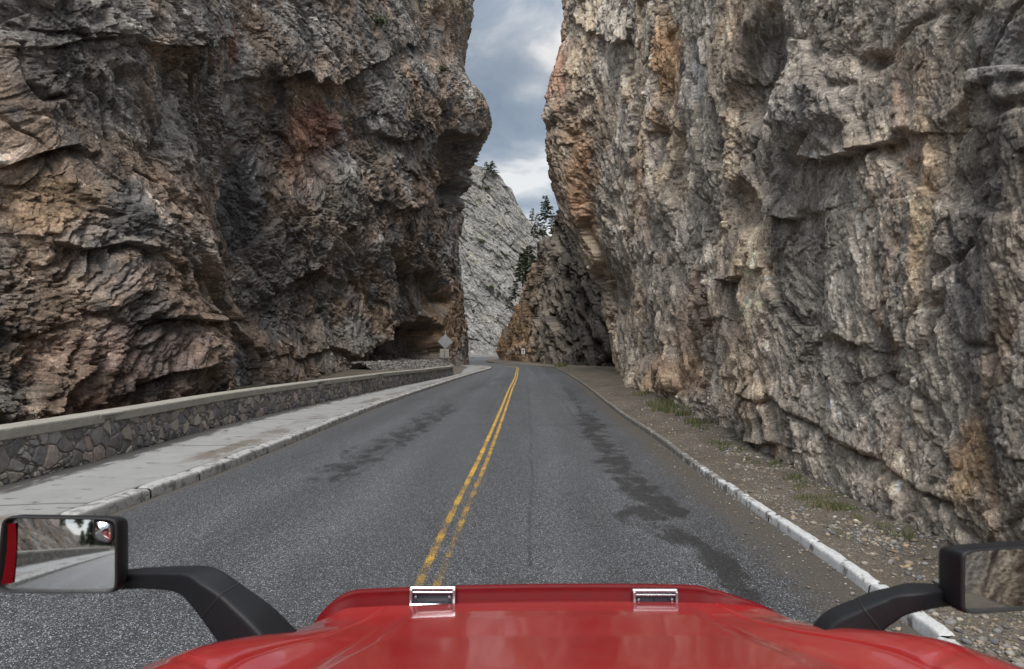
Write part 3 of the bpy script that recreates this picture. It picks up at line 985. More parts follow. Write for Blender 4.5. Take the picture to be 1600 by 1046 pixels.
ymark = y_steps(-60, 122, .006, 6)
ymark2 = y_steps(-60, 101, .006, 6)
YP = worn_paint('yellow_road_paint', (.66, .40, .06))


def road_marking(name, label, off, wear, width=.11, ys=ymark, mat=YP, pathx=YEL):
    Pm, W = strip(name, pathx, ys, width, 0, mat, wear, 6, off)
    # lie 4 mm above the asphalt, following its crown
    xl, xr = edge(KL, Pm[..., 1].ravel()), edge(KR, Pm[..., 1].ravel())
    la = ((Pm[..., 0].ravel() - xl) / (xr - xl)).reshape(Pm.shape[:2])
    Pm[..., 2] = .012 * fbm(Pm[..., 0] / 2.5, Pm[..., 1] / 6, 3, 5) - .012 - .01 * ((la - .5) * 2) ** 2 + .0045
    return tag(grid_obj(name, Pm, mat, wear=W), label, None, None, 'structure')


road_marking('road_marking', 'left yellow centre line, the brighter of the pair', -.095, lambda y: interp(y, [(0, -.09), (9, -.02), (15, .05), (40, .10), (90, .12)]))
road_marking('road_marking', 'right yellow centre line, more worn of the pair', .095, lambda y: interp(y, [(0, -.11), (9, -.07), (14, .0), (25, .06), (40, .09), (90, .1)]), .10)

# ground far and wide
GM = NT('dry_ground')
_o = GM.obj()
GM.set('Base Color', GM.mix(GM.noise(_o, 1.5, 8, .65), (.06, .052, .042), (.15, .13, .105)))
GM.set('Roughness', .95); GM.set('Normal', GM.bump(GM.noise(_o, 12, 8, .65), .8, .05))
GM = GM.m


def ground():
    r = np.concatenate([np.linspace(0, 200, 90), np.geomspace(210, 1500, 24)])
    ax = np.concatenate([-r[::-1], r[1:]])
    X, Y = np.meshgrid(ax, ax)
    Z = -.14 + .05 * fbm(X / 6, Y / 6, 3, 3) - 1.2 * smooth(-9.6, -11, X - edge(KL, np.clip(Y, -150, 90)) - 6 + 0) * (Y < 90) * (Y > -100) * 0
    far = smooth(300, 1200, np.hypot(X, Y)) * 30 * (1 + fbm(X / 300, Y / 300, 3, 8))
    return np.stack([X, Y, Z + far], -1)


tag(grid_obj('ground', ground(), GM), None, None, None, 'structure')


# verge on the right, from kerb to cliff foot
def verge_mat():
    t = NT('gravel_dirt')
    o = t.obj(); fl = t.scaled(o, (1, 1, .4))
    v1 = t.voro(fl, 34); v2 = t.voro(fl, 80)
    s1 = t.n('ShaderNodeSeparateColor'); t.l(v1.outputs['Color'], s1.inputs[0])
    s2 = t.n('ShaderNodeSeparateColor'); t.l(v2.outputs['Color'], s2.inputs[0])
    peb = t.ramp(s1.outputs[0], [(0, (.10, .09, .08)), (.4, (.17, .15, .128)), (.65, (.22, .175, .125)), (.85, (.16, .155, .15)), (1, (.36, .30, .23))])
    grit = t.ramp(s2.outputs[0], [(0, (.08, .07, .06)), (.6, (.15, .13, .105)), (1, (.28, .24, .19))])
    c = t.mix(t.ramp(t.noise(fl, 3, 6, .6), [(.40, 0), (.6, 1)]), grit, peb)
    dirt = t.ramp(t.noise(fl, 1.1, 7, .62), [(.45, 0), (.7, 1)])
    c = t.mix(t.math('MULTIPLY', dirt, .6), c, (.135, .112, .088))
    c = t.mix(1.0, c, t.ramp(t.noise(fl, .5, 5), [(.3, .62), (.7, 1.05)]), 'MULTIPLY')
    t.set('Base Color', c); t.set('Roughness', .93); t.set('Specular IOR Level', .25)
    b = t.bump(v1.outputs['Distance'], .7, .02); b = t.bump(v2.outputs['Distance'], .6, .01, b)
    t.set('Normal', b)
    return t.m


VM = verge_mat()


def verge_z(X, Y, d):
    """height of the right verge: d = metres from the kerb"""
    return .085 + .02 * fbm(X / .5, Y / .5, 4, 15) + .05 * fbm(X / 2, Y / 2, 2, 17) * np.clip(d, 0, 1) + .09 * np.clip(d / 1.6, 0, 2.2) ** 1.3


def build_verge():
    ys = np.concatenate([y_steps(-160, 2.0, .05, 3.0)[:-1], y_steps(2.0, 200, .005, 6.0)])
    d = np.linspace(0, 1, 120) ** 1.6 * 9.0
    xr = edge(KR, ys) + .10
    X = xr[:, None] + d[None, :]; Y = np.broadcast_to(ys[:, None], X.shape)
    return np.stack([X, Y, verge_z(X, Y, d[None, :])], -1)


tag(grid_obj('verge', build_verge(), VM), None, None, None, 'structure')


# kerbs
def kerb_mesh(tabl, y0, y1, side, width, height, seg, rag, name, mat, gap=.02, r=.05, bury=.05, lay=.0):
    """a row of kerb stones laid end to end, side=+1 keeps the stone to the right of the line"""
    V, Fc, PA = [], [], []
    y = y0; rnd = random.Random(3); base = 0
    while y < y1:
        L = seg * rnd.uniform(.85, 1.2)
        step = max(.05, .006 * abs(y)) if rag else max(.12, .01 * abs(y))
        n = max(4, int(L / step))
        yy = np.linspace(y + gap * .5, y + L - gap * .5, n)
        e = np.minimum(yy - yy[0], yy[-1] - yy); en = np.clip(e / (.035 if not rag else .05), 0, 1) ** .5
        x = edge(tabl, yy); tx = np.gradient(edge(tabl, yy + 0), yy); Ln = np.hypot(tx, 1)
        prof = [(0, -bury)] + [(0 + .008 * k / 5, height * .16 * k) for k in range(0, 5)]
        for k in range(1, 6):
            a = math.pi / 2 * k / 5
            prof.append((.008 + r * (1 - math.cos(a)), height - r + r * math.sin(a)))
        for k in range(1, 5):
            prof.append((r + (width - r * 1.5) * k / 4, height))
        prof += [(width, height - .02), (width, -bury)]
        prof = np.array(prof)
        off = np.broadcast_to(prof[None, :, 0], (n, len(prof))).copy(); zz = np.broadcast_to(prof[None, :, 1], (n, len(prof))).copy()
        jx, jz = rnd.uniform(-.008, .008), rnd.uniform(-.008, .006)
        S2 = yy[:, None] + 0 * off
        if rag:
            nse = fbm(S2 / .22, off * 6, 5, 23, .62)
            off = off + nse * rag * 1.0
            zz = np.where(zz > 0, zz + nse * rag * .8 - rag * .9 * smooth(.1, .5, fbm(S2 / .5, off, 3, 29)), zz)
        else:
            zz = zz - .006 * fbm(S2 / .6, off * 4, 3, 23) * (zz > 0)
        zz = np.where(zz > 0, zz * (.82 + .18 * en)[:, None], zz) + jz
        off = off + jx
        X = x[:, None] + side * off / Ln[:, None]; Yv = yy[:, None] - side * off * (tx / Ln)[:, None]
        V.append(np.stack([X, Yv, zz + lay], -1).reshape(-1, 3))
        Fc.append(grid_faces(n, len(prof)) + base)
        base += n * len(prof)
        # close the ends
        y += L
    me = fast_mesh(name, np.concatenate(V), np.concatenate(Fc))
    o = link(name, me, mat, None, True)
    return o


def kerb_mat(name, paint, bare, lo, hi, black=.5, fade=None):
    t = NT(name)
    o = t.obj()
    n = t.noise(o, 5.0, 9, .66, .3)
    n2 = t.noise(t.scaled(o, (3, .7, 4)), 3, 7, .7)
    w = n
    if fade:
        sx = t.n('ShaderNodeSeparateXYZ'); t.l(o, sx.inputs[0])
        mr = t.n('ShaderNodeMapRange'); t.l(sx.outputs[1], mr.inputs[0])
        mr.inputs[1].default_value = fade[0]; mr.inputs[2].default_value = fade[1]; mr.inputs[3].default_value = 0; mr.inputs[4].default_value = -.22
        w = t.math('ADD', n, mr.outputs[0])
    c = t.mix(t.ramp(w, [(lo, 0), (hi, 1)]), bare, paint)
    c = t.mix(1.0, c, t.ramp(t.noise(o, 30, 6), [(.3, .8), (.7, 1.15)]), 'MULTIPLY')
    c = t.mix(t.math('MULTIPLY', t.ramp(n2, [(.62, 0), (.69, 1)]), black), c, (.03, .028, .026))
    t.set('Base Color', c); t.set('Roughness', .85)
    t.set('Normal', t.bump(t.noise(o, 45, 8, .7), .6, .008))
    return t.m


tag(kerb_mesh(KL, -90, 112, -1, .26, .16, 1.7, 0, 'kerb', kerb_mat('painted_concrete_kerb', (.40, .40, .39), (.17, .165, .155), .40, .52, .9), gap=.03), None, None, None, 'structure')
tag(kerb_mesh(KR, -60, 128, 1, .14, .098, 1.25, .012, 'kerb', kerb_mat('white_painted_kerb', (.58, .59, .60), (.17, .16, .145), .36, .45, .35, (9, 17)), gap=.005, r=.03), None, None, None, 'structure')

# pavement on the left
WB = [(-160, -9.2), (-30, -9.0), (0, -8.95)] + tab([(0, 759), (200, 706), (400, 652), (600, 608), (708, 586)], .15) + [(80, -6.2), (92, -6.9), (100, -9), (110, -14)]


def pave_mat():
    t = NT('concrete_pavement')
    o = t.obj(); fl = t.scaled(o, (1, 1, .001))
    n = t.noise(fl, 1.2, 8, .62)
    c = t.mix(n, (.20, .20, .195), (.36, .365, .365))
    c = t.mix(1.0, c, t.ramp(t.noise(fl, 90, 4), [(.3, .85), (.7, 1.12)]), 'MULTIPLY')
    # brown silt band, dark grit by the wall, leaf-like stains
    la = t.attr('lat')
    en = t.math('MULTIPLY', t.math('SUBTRACT', t.noise(t.scaled(fl, (2, .6, 1)), 2.2, 7, .65), .5), .55)
    la2 = t.math('ADD', la, en)
    silt = t.math('MULTIPLY', t.ramp(la2, [(.06, 0), (.12, 1), (.24, 1), (.32, 0)]), t.ramp(t.noise(t.scaled(fl, (.3, .22, 1)), 1.0, 3), [(.46, 0), (.54, 1)]))
    c = t.mix(t.math('MULTIPLY', silt, .75), c, (.125, .10, .075))
    grit = t.ramp(la2, [(.72, 0), (.80, 1)])
    c = t.mix(t.math('MULTIPLY', grit, .97), c, t.mix(t.noise(fl, 120, 4), (.028, .027, .026), (.095, .09, .084)))
    st = t.ramp(t.noise(t.scaled(fl, (1.9, 2.9, 1)), 1.0, 7, .66), [(.585, 0), (.64, 1)])
    c = t.mix(t.math('MULTIPLY', st, .65), c, (.055, .047, .04))
    c = t.mix(t.math('MULTIPLY', t.attr('joint'), .85), c, (.03, .028, .026))
    t.set('Base Color', c); t.set('Roughness', .85)
    t.set('Normal', t.bump(t.noise(fl, 60, 8, .7), .5, .006))
    return t.m


def build_pavement():
    ys = np.concatenate([y_steps(-160, 3.0, .03, 3.0)[:-1], y_steps(3.0, 112, .003, 6.0)])
    lat = np.linspace(0, 1, 60)
    x0 = edge(KL, ys) - .24; x1 = edge(WB, ys) - .12
    X = x0[:, None] + (x1 - x0)[:, None] * lat[None, :]
    Y = np.broadcast_to(ys[:, None], X.shape)
    Z = .150 + .012 * fbm(X / 1.2, Y / 1.2, 3, 6)
    j = np.zeros(X.shape)
    for y0 in np.arange(-80, 100, 6.1):
        yy = y0 + 4.35 + .12 * (X + 7)
        j = np.maximum(j, np.exp(-((Y - yy) / (.02 + .0012 * np.abs(Y))) ** 2))
    j = np.maximum(j, np.exp(-((X - x0[:, None] + .03) / .016) ** 2))
    Z = Z - .008 * j
    return np.stack([X, Y, Z], -1), np.broadcast_to(lat[None, :], X.shape), j


Pp, lat_, j_ = build_pavement()
tag(grid_obj('pavement', Pp, pave_mat(), lat=lat_, joint=j_), None, None, None, 'structure')

# dirt apron round the foot of the left cliff corner
def build_apron():
    ys = y_steps(48, 118, .004, 6); lat = np.linspace(0, 1, 50)
    x0 = edge(WB, ys) + np.where(ys < W_END + .3, -.36, .4); x1 = x0 - 14
    X = x0[:, None] + (x1 - x0)[:, None] * lat[None, :]
    Y = np.broadcast_to(ys[:, None], X.shape)
    Z = .168 + .03 * fbm(X / .8, Y / .8, 4, 66) + .5 * lat[None, :] ** 1.2
    Z = Z - (.5 + .6 * lat[None, :]) * smooth(66, 50, Y)
    return np.stack([X, Y, Z], -1)


W_END = gp(708, 586, .15)[1]
tag(grid_obj('verge', build_apron(), VM), None, None, None, 'structure')

# ------------------------------------------------------------------ stone parapet wall
W_END = gp(708, 586, .15)[1]


def wall_top(y):
    return interp(y, [(-90, .94), (11, .94), (30, .94), (W_END, .84)])


def stone_mat():
    t = NT('mortared_fieldstone')
    o = t.obj(); c = t.attr('Col', 'Color')
    n = t.noise(o, 26, 9, .68); n2 = t.noise(t.scaled(o, (1, 1, .3)), 14, 6, .6)
    c = t.mix(1.0, c, t.mix(.5, t.ramp(n, [(.3, .6), (.7, 1.45)]), t.ramp(n2, [(.3, .65), (.7, 1.4)])), 'MULTIPLY')
    t.set('Base Color', c); t.set('Roughness', .85); t.set('Specular IOR Level', .3)
    b = t.bump(n2, .6, .02); t.set('Normal', t.bump(n, .7, .012, b))
    return t.m


def build_wall():
    root = empty('stone_wall', (edge(WB, 12), 12, .15), 'low parapet wall of dark mortared fieldstone under a pale concrete coping', 'wall')
    inv = Matrix.Translation(-root.location)
    ys = np.concatenate([y_steps(-60, 5, .01, 5)[:-1], y_steps(5, W_END, .0012, 6)]); ys[-1] = W_END
    x = edge(WB, ys); tx = np.gradient(x, ys); L = np.hypot(tx, 1)
    S = np.concatenate([[0], np.cumsum(np.hypot(np.diff(x), np.diff(ys)))])
    nv = 64
    v = np.linspace(0, 1, nv)
    hb = wall_top(ys) - .13
    Hh = v[:, None] * hb[None, :]
    Sg = np.broadcast_to(S[None, :], Hh.shape)
    q = fbm(Sg / .5, Hh / .5, 3, 901) * .10; q2 = fbm(Sg / .5 + 20, Hh / .5, 3, 905) * .10
    a, b, i, vx, vy = voro((Sg + q) / .33, (Hh + q2) / .27, 41, .95)
    a2, b2, i2, vx2, vy2 = voro((Sg + q) / .165, (Hh + q2) / .14, 43, .95)
    sub = RND[7][i] < .25
    edge1 = smooth(.02, .1, b - a)
    a, vx, vy = np.where(sub, a2, a), np.where(sub, vx2, vx), np.where(sub, vy2, vy)
    b = np.where(sub, a + np.minimum((b2 - a2), (b - a) * 2), b); i = np.where(sub, i2, i)
    m = smooth(.03, .15, b - a) * edge1                               # 0 in the mortar joints
    dome = 1 - np.clip(a, 0, .8) ** 2 * .8
    d = m * (.008 + .026 * RND[2][i]) + m * .016 * dome + .05 * m * ((RND[3][i] - .5) * vx + (RND[4][i] - .5) * vy)
    d += m * .012 * fbm(Sg / .08, Hh / .12, 4, 911) - .01
    X = x[None, :] + d / L[None, :]; Y = ys[None, :] - d * (tx / L)[None, :]
    P = np.stack([X, Y, .13 + Hh], -1)
    pal = np.array([(.085, .085, .092), (.115, .112, .115), (.07, .068, .07), (.15, .14, .125), (.10, .097, .10), (.16, .145, .125), (.13, .125, .12), (.09, .085, .082), (.185, .155, .14)], f32)
    col = 2.1 * pal[(RND[5][i] * 8.99).astype(int)] * (.84 + .32 * RND[6][i])[..., None]
    col = col * m[..., None] + np.array((.20, .185, .165), f32) * (1 - m)[..., None]
    P2 = P - np.array(root.location)
    sm = stone_mat()
    grid_obj('wall_face', P2, sm, col, root)
    # plain back and far end of the wall body
    th = .42
    xb = x - th / L; yb = ys + th * tx / L
    k = slice(None, None, 12)
    xs, yb_ = np.append(xb[k], xb[-1]), np.append(yb[k], yb[-1]); hbk = np.append(hb[k], hb[-1])
    vv = np.linspace(0, 1, 8)
    Pb = np.stack([np.broadcast_to(xs, (8, len(xs))), np.broadcast_to(yb_, (8, len(xs))), .0 + vv[:, None] * (hbk[None, :] + .13)], -1)
    e = np.linspace(0, 1, 14)
    xe = x[-1] + (xb[-1] - x[-1]) * e; ye = ys[-1] + (yb[-1] - ys[-1]) * e + .02 * np.sin(e * 9)
    Pe = np.stack([np.broadcast_to(xe, (8, 14)), np.broadcast_to(ye, (8, 14)), vv[:, None] * (hb[-1] + .13) + 0 * xe[None, :]], -1)
    for nm, PP in (('wall_back', Pb), ('wall_end', Pe)):
        cc = np.empty(PP.shape, f32); cc[:] = (.11, .107, .105)
        grid_obj(nm, PP - np.array(root.location), sm, cc, root)
    # coping slabs
    t = NT('coping_concrete')
    o = t.obj()
    n = t.noise(o, 1.6, 8, .65)
    c = t.mix(n, (.23, .215, .185), (.42, .40, .355))
    c = t.mix(1.0, c, t.ramp(t.noise(o, 40, 6, .65), [(.3, .8), (.7, 1.15)]), 'MULTIPLY')
    c = t.mix(t.math('MULTIPLY', t.ramp(t.noise(o, 4, 8, .7), [(.6, 0), (.72, 1)]), .6), c, (.07, .065, .058))
    t.set('Base Color', c); t.set('Roughness', .85); t.set('Normal', t.bump(t.noise(o, 30, 8, .7), .6, .01))
    cm = t.m
    y = -60.0; rnd = random.Random(8)
    while y < W_END + .1:
        Ls = rnd.uniform(3.6, 5.4)
        y1 = min(y + Ls, W_END + .12)
        if W_END - y1 < 1.2: y1 = W_END + .12
        n_ = max(5, int((y1 - y) / max(.06, .008 * abs(y))))
        yy = np.linspace(y + .006, y1 - .006, n_); xx = edge(WB, np.minimum(yy, W_END)); txx = np.gradient(xx, yy); Lx = np.hypot(txx, 1)
        lift = rnd.uniform(-.012, .012); ov = .06 + rnd.uniform(-.012, .015)
        cs = np.array([(ov - .012, -.06), (ov, -.045), (ov, .05), (ov, .10), (ov - .006, .125), (ov - .03, .14), (ov - .12, .145), (-.2, .147), (-.36, .143), (-.47, .135), (-.49, .11), (-.49, -.04), (-.47, -.06), (-.2, -.06)])
        cs[:, 1] -= 0
        top = wall_top(np.minimum(yy, W_END)) - .145 + .15 + lift
        off = np.broadcast_to(cs[None, :, 0], (n_, len(cs))).copy(); zz = np.broadcast_to(cs[None, :, 1], (n_, len(cs))).copy()
        nn = fbm(yy[:, None] / .25 + 0 * off, off * 5 + zz * 7, 4, 33)
        off += .008 * nn; zz += .006 * nn
        if rnd.random() < .35:                                   # a chipped lower edge
            yc = rnd.uniform(y + .4, y1 - .4)
            g = np.exp(-((yy - yc) / .28) ** 2)[:, None]
            off = np.where((off > 0) & (zz < .06), off - .09 * g, off)
        X = xx[:, None] + off / Lx[:, None]; Yv = yy[:, None] - off * (txx / Lx)[:, None]
        Pc = np.stack([X, Yv, top[:, None] + zz], -1) - np.array(root.location)
        nv_, nu_ = Pc.shape[:2]
        fc = grid_faces(nv_, nu_, True)
        me = bpy.data.meshes.new('coping_slab')
        faces = [tuple(q_) for q_ in fc] + [tuple(range(nu_))[::-1], tuple(range((nv_ - 1) * nu_, nv_ * nu_))]
        me.from_pydata([tuple(p) for p in Pc.reshape(-1, 3)], [], faces)
        link('coping_slab', me, cm, root)
        y = y1
    return root


build_wall()

# ------------------------------------------------------------------ loose stones and grass (uncountable)
ICO = None


def ico():
    bm = bmesh.new(); bmesh.ops.create_icosphere(bm, subdivisions=1, radius=1)
    v = np.array([q.co[:] for q in bm.verts], f32); f = np.array([[q.index for q in fc.verts] for fc in bm.faces], np.int32); bm.free()
    return v, f


def stones(name, pos, size, pal, mat, seed=1):
    V0, F0 = ico(); g = np.random.default_rng(seed); n = len(pos)
    sc = size[:, None] * np.stack([g.uniform(.7, 1.3, n), g.uniform(.6, 1.1, n), g.uniform(.35, .7, n)], 1)
    V = V0[None] * (1 + g.uniform(-.22, .22, (n, len(V0), 1)))
    V = V * sc[:, None, :]
    a = g.uniform(0, 6.28, n); c, s_ = np.cos(a), np.sin(a)
    X = V[..., 0] * c[:, None] - V[..., 1] * s_[:, None]; Y = V[..., 0] * s_[:, None] + V[..., 1] * c[:, None]
    tl = g.uniform(-.5, .5, n)
    Z = V[..., 2] + X * tl[:, None] * .5
    V = np.stack([X, Y, Z], -1) + pos[:, None, :]
    Fc = F0[None] + (np.arange(n) * len(V0))[:, None, None]
    me = fast_mesh(name, V.reshape(-1, 3), Fc.reshape(-1, 3))
    pal = np.array(pal, f32)
    ci = g.integers(0, len(pal), n)
    col = pal[ci] * g.uniform(.65, 1.35, (n, 1))
    ca = me.attributes.new('Col', 'FLOAT_COLOR', 'POINT')
    cc = np.ones((n, len(V0), 4), f32); cc[..., :3] = col[:, None, :]
    ca.data.foreach_set('color', cc.ravel())
    return link(name, me, mat)


def pebble_mat():
    t = NT('pebble_stone'); o = t.obj()
    t.set('Base Color', t.mix(1.0, t.attr('Col', 'Color'), t.ramp(t.noise(o, 60, 6), [(.3, .7), (.7, 1.3)]), 'MULTIPLY'))
    t.set('Roughness', .85); t.set('Normal', t.bump(t.noise(o, 90, 5), .5, .006))
    return t.m


PEB = pebble_mat()
g_ = np.random.default_rng(4)
n = 90000
yy = 3.4 + 34 * g_.random(n) ** 2.2
dd = g_.random(n) ** .8 * interp(yy, [(3, 2.6), (14, 2.2), (30, 3.0), (60, 4)])
dense = smooth(-.05, .3, fbm(dd * 1.6, yy * .8, 4, 88))
keep = g_.random(n) < (.14 + .86 * dense) * interp(yy, [(8, 1), (16, .45), (30, .3)])
yy, dd = yy[keep], dd[keep]
xx = edge(KR, yy) + .18 + dd
size = np.clip(np.exp(g_.normal(-4.45, .62, len(yy))), .006, .05) * (1 + .9 * (g_.random(len(yy)) < .05) * (dd > .9))
pos = np.stack([xx, yy, verge_z(xx, yy, dd + .08) + size * .2], 1)
# a little has rolled onto the asphalt
m = 900
y2 = 3.2 + 14 * g_.random(m) ** 1.6; d2 = np.abs(g_.normal(0, .32, m)); s2 = np.clip(np.exp(g_.normal(-4.7, .5, m)), .005, .03)
p2 = np.stack([edge(KR, y2) - .01 - d2, y2, s2 * .3 - .015], 1)
PALG = [(.17, .16, .155), (.23, .22, .21), (.27, .225, .17), (.32, .235, .15), (.24, .215, .18), (.14, .14, .15), (.42, .39, .34), (.18, .16, .135), (.20, .195, .19), (.30, .27, .225)]
tag(stones('gravel', np.concatenate([pos, p2]), np.concatenate([size, s2]), PALG, PEB, 2), 'loose grey and tan gravel scattered along the right verge', 'gravel', None, 'stuff')
# rubble bank behind the parapet, left
n = 5200
t_ = g_.random(n); a0, a1 = np.array(pz(556, 66)), np.array(pz(690, 92))
bx = a0[0] + (a1[0] - a0[0]) * t_; by = a0[1] + (a1[1] - a0[1]) * t_
lat = g_.random(n)
hgt = 1.28 - .15 * t_
bx = bx - lat * 5 + 2.2; bz = np.minimum(lat * 2.6, 1) * hgt * (1 - .4 * lat) + .1
bs = np.clip(np.exp(g_.normal(-2.0, .4, n)), .06, .32)
PALR = [(.12, .118, .115), (.17, .165, .16), (.22, .21, .20), (.09, .088, .09), (.26, .24, .21)]
tag(stones('rubble', np.stack([bx, by, bz], 1), bs, PALR, PEB, 6), 'bank of broken grey rubble behind the far end of the parapet wall', 'rubble', None, 'stuff')


def grass(name, clumps, seed, mat):
    g = np.random.default_rng(seed); V = []; Fc = []; C = []; b = 0
    for (x, y, z, r, nb, hh) in clumps:
        for _ in range(nb):
            a, rr = g.uniform(0, 6.28), r * math.sqrt(g.random())
            px, py_ = x + rr * math.cos(a), y + rr * math.sin(a) * 1.2
            h = .75 * hh * g.uniform(.3, 1.15); w = g.uniform(.002, .0045) * max(1, y / 9)
            th = g.uniform(0, 6.28); bx_, by_ = math.cos(th), math.sin(th); ln = g.uniform(.1, .7) * h; la = g.uniform(0, 6.28)
            lx, ly = ln * math.cos(la), ln * math.sin(la)
            V += [(px - bx_ * w, py_ - by_ * w, z), (px + bx_ * w, py_ + by_ * w, z), (px + lx * .4 + bx_ * w * .7, py_ + ly * .4 + by_ * w * .7, z + h * .6),
                  (px + lx * .4 - bx_ * w * .7, py_ + ly * .4 - by_ * w * .7, z + h * .6), (px + lx, py_ + ly, z + h)]
            Fc += [(b, b + 1, b + 2), (b, b + 2, b + 3), (b + 3, b + 2, b + 4)]
            c = (g.uniform(.06, .12), g.uniform(.085, .14), g.uniform(.025, .045)) if g.random() < .7 else (.21, .18, .10)
            C += [c] * 5; b += 5
    me = fast_mesh(name, np.array(V), np.array(Fc))
    ca = me.attributes.new('Col', 'FLOAT_COLOR', 'POINT')
    cc = np.ones((len(V), 4), f32); cc[:, :3] = C; ca.data.foreach_set('color', cc.ravel())
    return link(name, me, mat)


GRM = NT('grass_blades'); GRM.set('Base Color', GRM.mix(1.0, GRM.attr('Col', 'Color'), GRM.ramp(GRM.noise(GRM.obj(), 6, 3), [(.3, .8), (.7, 1.25)]), 'MULTIPLY')); GRM.set('Roughness', .6); GRM = GRM.m
cl = []
for (px, py, r, nb, hh) in [(1030, 632, .6, 260, .45), (1045, 640, .6, 220, .4), (1062, 648, .5, 200, .35), (1085, 660, .5, 220, .32), (1098, 664, .3, 120, .3), (1125, 690, .3, 90, .22), (1142, 700, .3, 90, .2),
                            (1205, 722, .2, 80, .18), (1250, 748, .22, 120, .2), (1262, 758, .2, 90, .16), (1280, 775, .3, 260, .13), (1305, 785, .32, 280, .14), (1322, 790, .2, 160, .14),
                            (1330, 822, .22, 140, .08), (1375, 820, .14, 90, .16), (1412, 838, .10, 90, .12), (1426, 836, .05, 30, .2), (1262, 770, .2, 80, .1), (1180, 715, .2, 60, .15),
                            (878, 572, 1.2, 200, .6), (1010, 618, .5, 100, .3)]:
    x, y = gp(px, py, .2)
    d = x - float(edge(KR, y)) - .10
    for _ in range(4):
        x1, y1 = x + random.gauss(0, r * .5), y + random.gauss(0, r * .9)
        cl.append((x1, y1, float(verge_z(np.array(x1), np.array(y1), np.array(max(d, 0)))) - .01, r * .5, nb // 3, hh))
tag(grass('grass', cl, 3, GRM), 'thin green grass tufts along the foot of the right cliff', 'grass', None, 'stuff')

# ------------------------------------------------------------------ trees
LEAF = NT('pine_needles'); LEAF.set('Base Color', LEAF.mix(LEAF.noise(LEAF.obj(), 2.5, 4), (.040, .060, .028), (.11, .14, .06))); LEAF.set('Roughness', .7); LEAF = LEAF.m
BARK = simple('pine_bark', (.07, .05, .037), .9, 0, 8, .4, .02)


def conifer(loc, h, seed, label, cat='tree', group=None, spread=.22, ragged=.3, bare=.12, name='pine_tree'):
    r = random.Random(seed)
    root = empty(name, loc, label, cat, group)
    n = 7; V = []; Fc = []
    lx, ly = r.uniform(-.05, .05) * h, r.uniform(-.05, .05) * h
    rings = 9
    for k in range(rings):
        t = k / (rings - 1); rad = h * .022 * (1 - t) + .012
        for j in range(n):
            a = 6.2832 * j / n
            V.append((lx * t * t + rad * math.cos(a), ly * t * t + rad * math.sin(a), -.3 + (h + .3) * t * .97))
    for k in range(rings - 1):
        for j in range(n):
            Fc.append((k * n + j, k * n + (j + 1) % n, (k + 1) * n + (j + 1) % n, (k + 1) * n + j))
    CV, CF = [], []

    def spray(p, d, s):
        d = d.normalized(); up = Vector((r.uniform(-.4, .4), r.uniform(-.4, .4), 1)); sd_ = d.cross(up).normalized()
        for q in range(3):
            a = r.uniform(-.9, .9); dd_ = (d * math.cos(a) + sd_ * math.sin(a) + Vector((0, 0, r.uniform(-.25, .35)))).normalized()
            w = dd_.cross(Vector((r.random(), r.random(), r.random()))).normalized() * s * .19
            b = len(CV); e = p + dd_ * s * r.uniform(.7, 1.2)
            CV.extend([tuple(p - w * .4), tuple(p + w * .4), tuple(p.lerp(e, .55) + w), tuple(e), tuple(p.lerp(e, .55) - w)])
            CF.append((b, b + 1, b + 2, b + 3, b + 4))
    nw = max(16, int(h * 4.5))
    for k in range(nw):
        t = bare + (1 - bare) * (k + r.uniform(-.3, .3)) / nw
        t = min(max(t, bare), .99)
        nb = r.randint(4, 7)
        for j in range(nb):
            if r.random() < ragged * .5: continue
            a = r.uniform(0, 6.28)
            L = h * spread * ((1 - t) ** .75 + .08) * r.uniform(1 - ragged, 1.15)
            p0 = Vector((lx * t * t, ly * t * t, h * t * .97)); dr = Vector((math.cos(a), math.sin(a), r.uniform(-.25, .2)))
            m_ = max(3, int(L / (h * .028)))
            w = dr.cross(Vector((0, 0, 1))).normalized() * h * .004; b = len(V)
            e = p0 + dr * L
            V.extend([tuple(p0 - w), tuple(p0 + w), tuple(e)]); Fc.append((b, b + 1, b + 2))
            for q in range(m_):
                u = .18 + .82 * (q + r.random()) / m_
                spray(p0 + dr * L * u + Vector((0, 0, -.1 * L * u * u)), dr + Vector((r.uniform(-.5, .5), r.uniform(-.5, .5), 0)), h * .07 * r.uniform(.7, 1.3))
    me = bpy.data.meshes.new('trunk'); me.from_pydata(V, [], Fc); link('trunk', me, BARK, root)
    me = bpy.data.meshes.new('crown'); me.from_pydata(CV, [], CF); link('crown', me, LEAF, root)
    return root


def bush(loc, r_, seed, label, group=None, mat=LEAF):
    r = random.Random(seed); CV, CF = [], []
    for _ in range(260):
        d = Vector((r.gauss(0, 1), r.gauss(0, 1), abs(r.gauss(0, .9)))).normalized() * r_ * r.uniform(.3, 1.05) * (1 + .3 * math.sin(seed + r.random() * 9))
        d.z *= .8; s = r_ * r.uniform(.12, .26)
        u = Vector((r.gauss(0, 1), r.gauss(0, 1), r.gauss(0, 1))).normalized() * s; w = u.cross(Vector((r.gauss(0, 1), r.gauss(0, 1), r.gauss(0, 1)))).normalized() * s * .5
        b = len(CV); CV.extend([tuple(d - u), tuple(d + w), tuple(d + u), tuple(d - w)]); CF.append((b, b + 1, b + 2, b + 3))
    me = bpy.data.meshes.new('shrub'); me.from_pydata(CV, [], CF)
    o = link('shrub', me, mat); o.location = loc
    return tag(o, label, 'shrub', group)


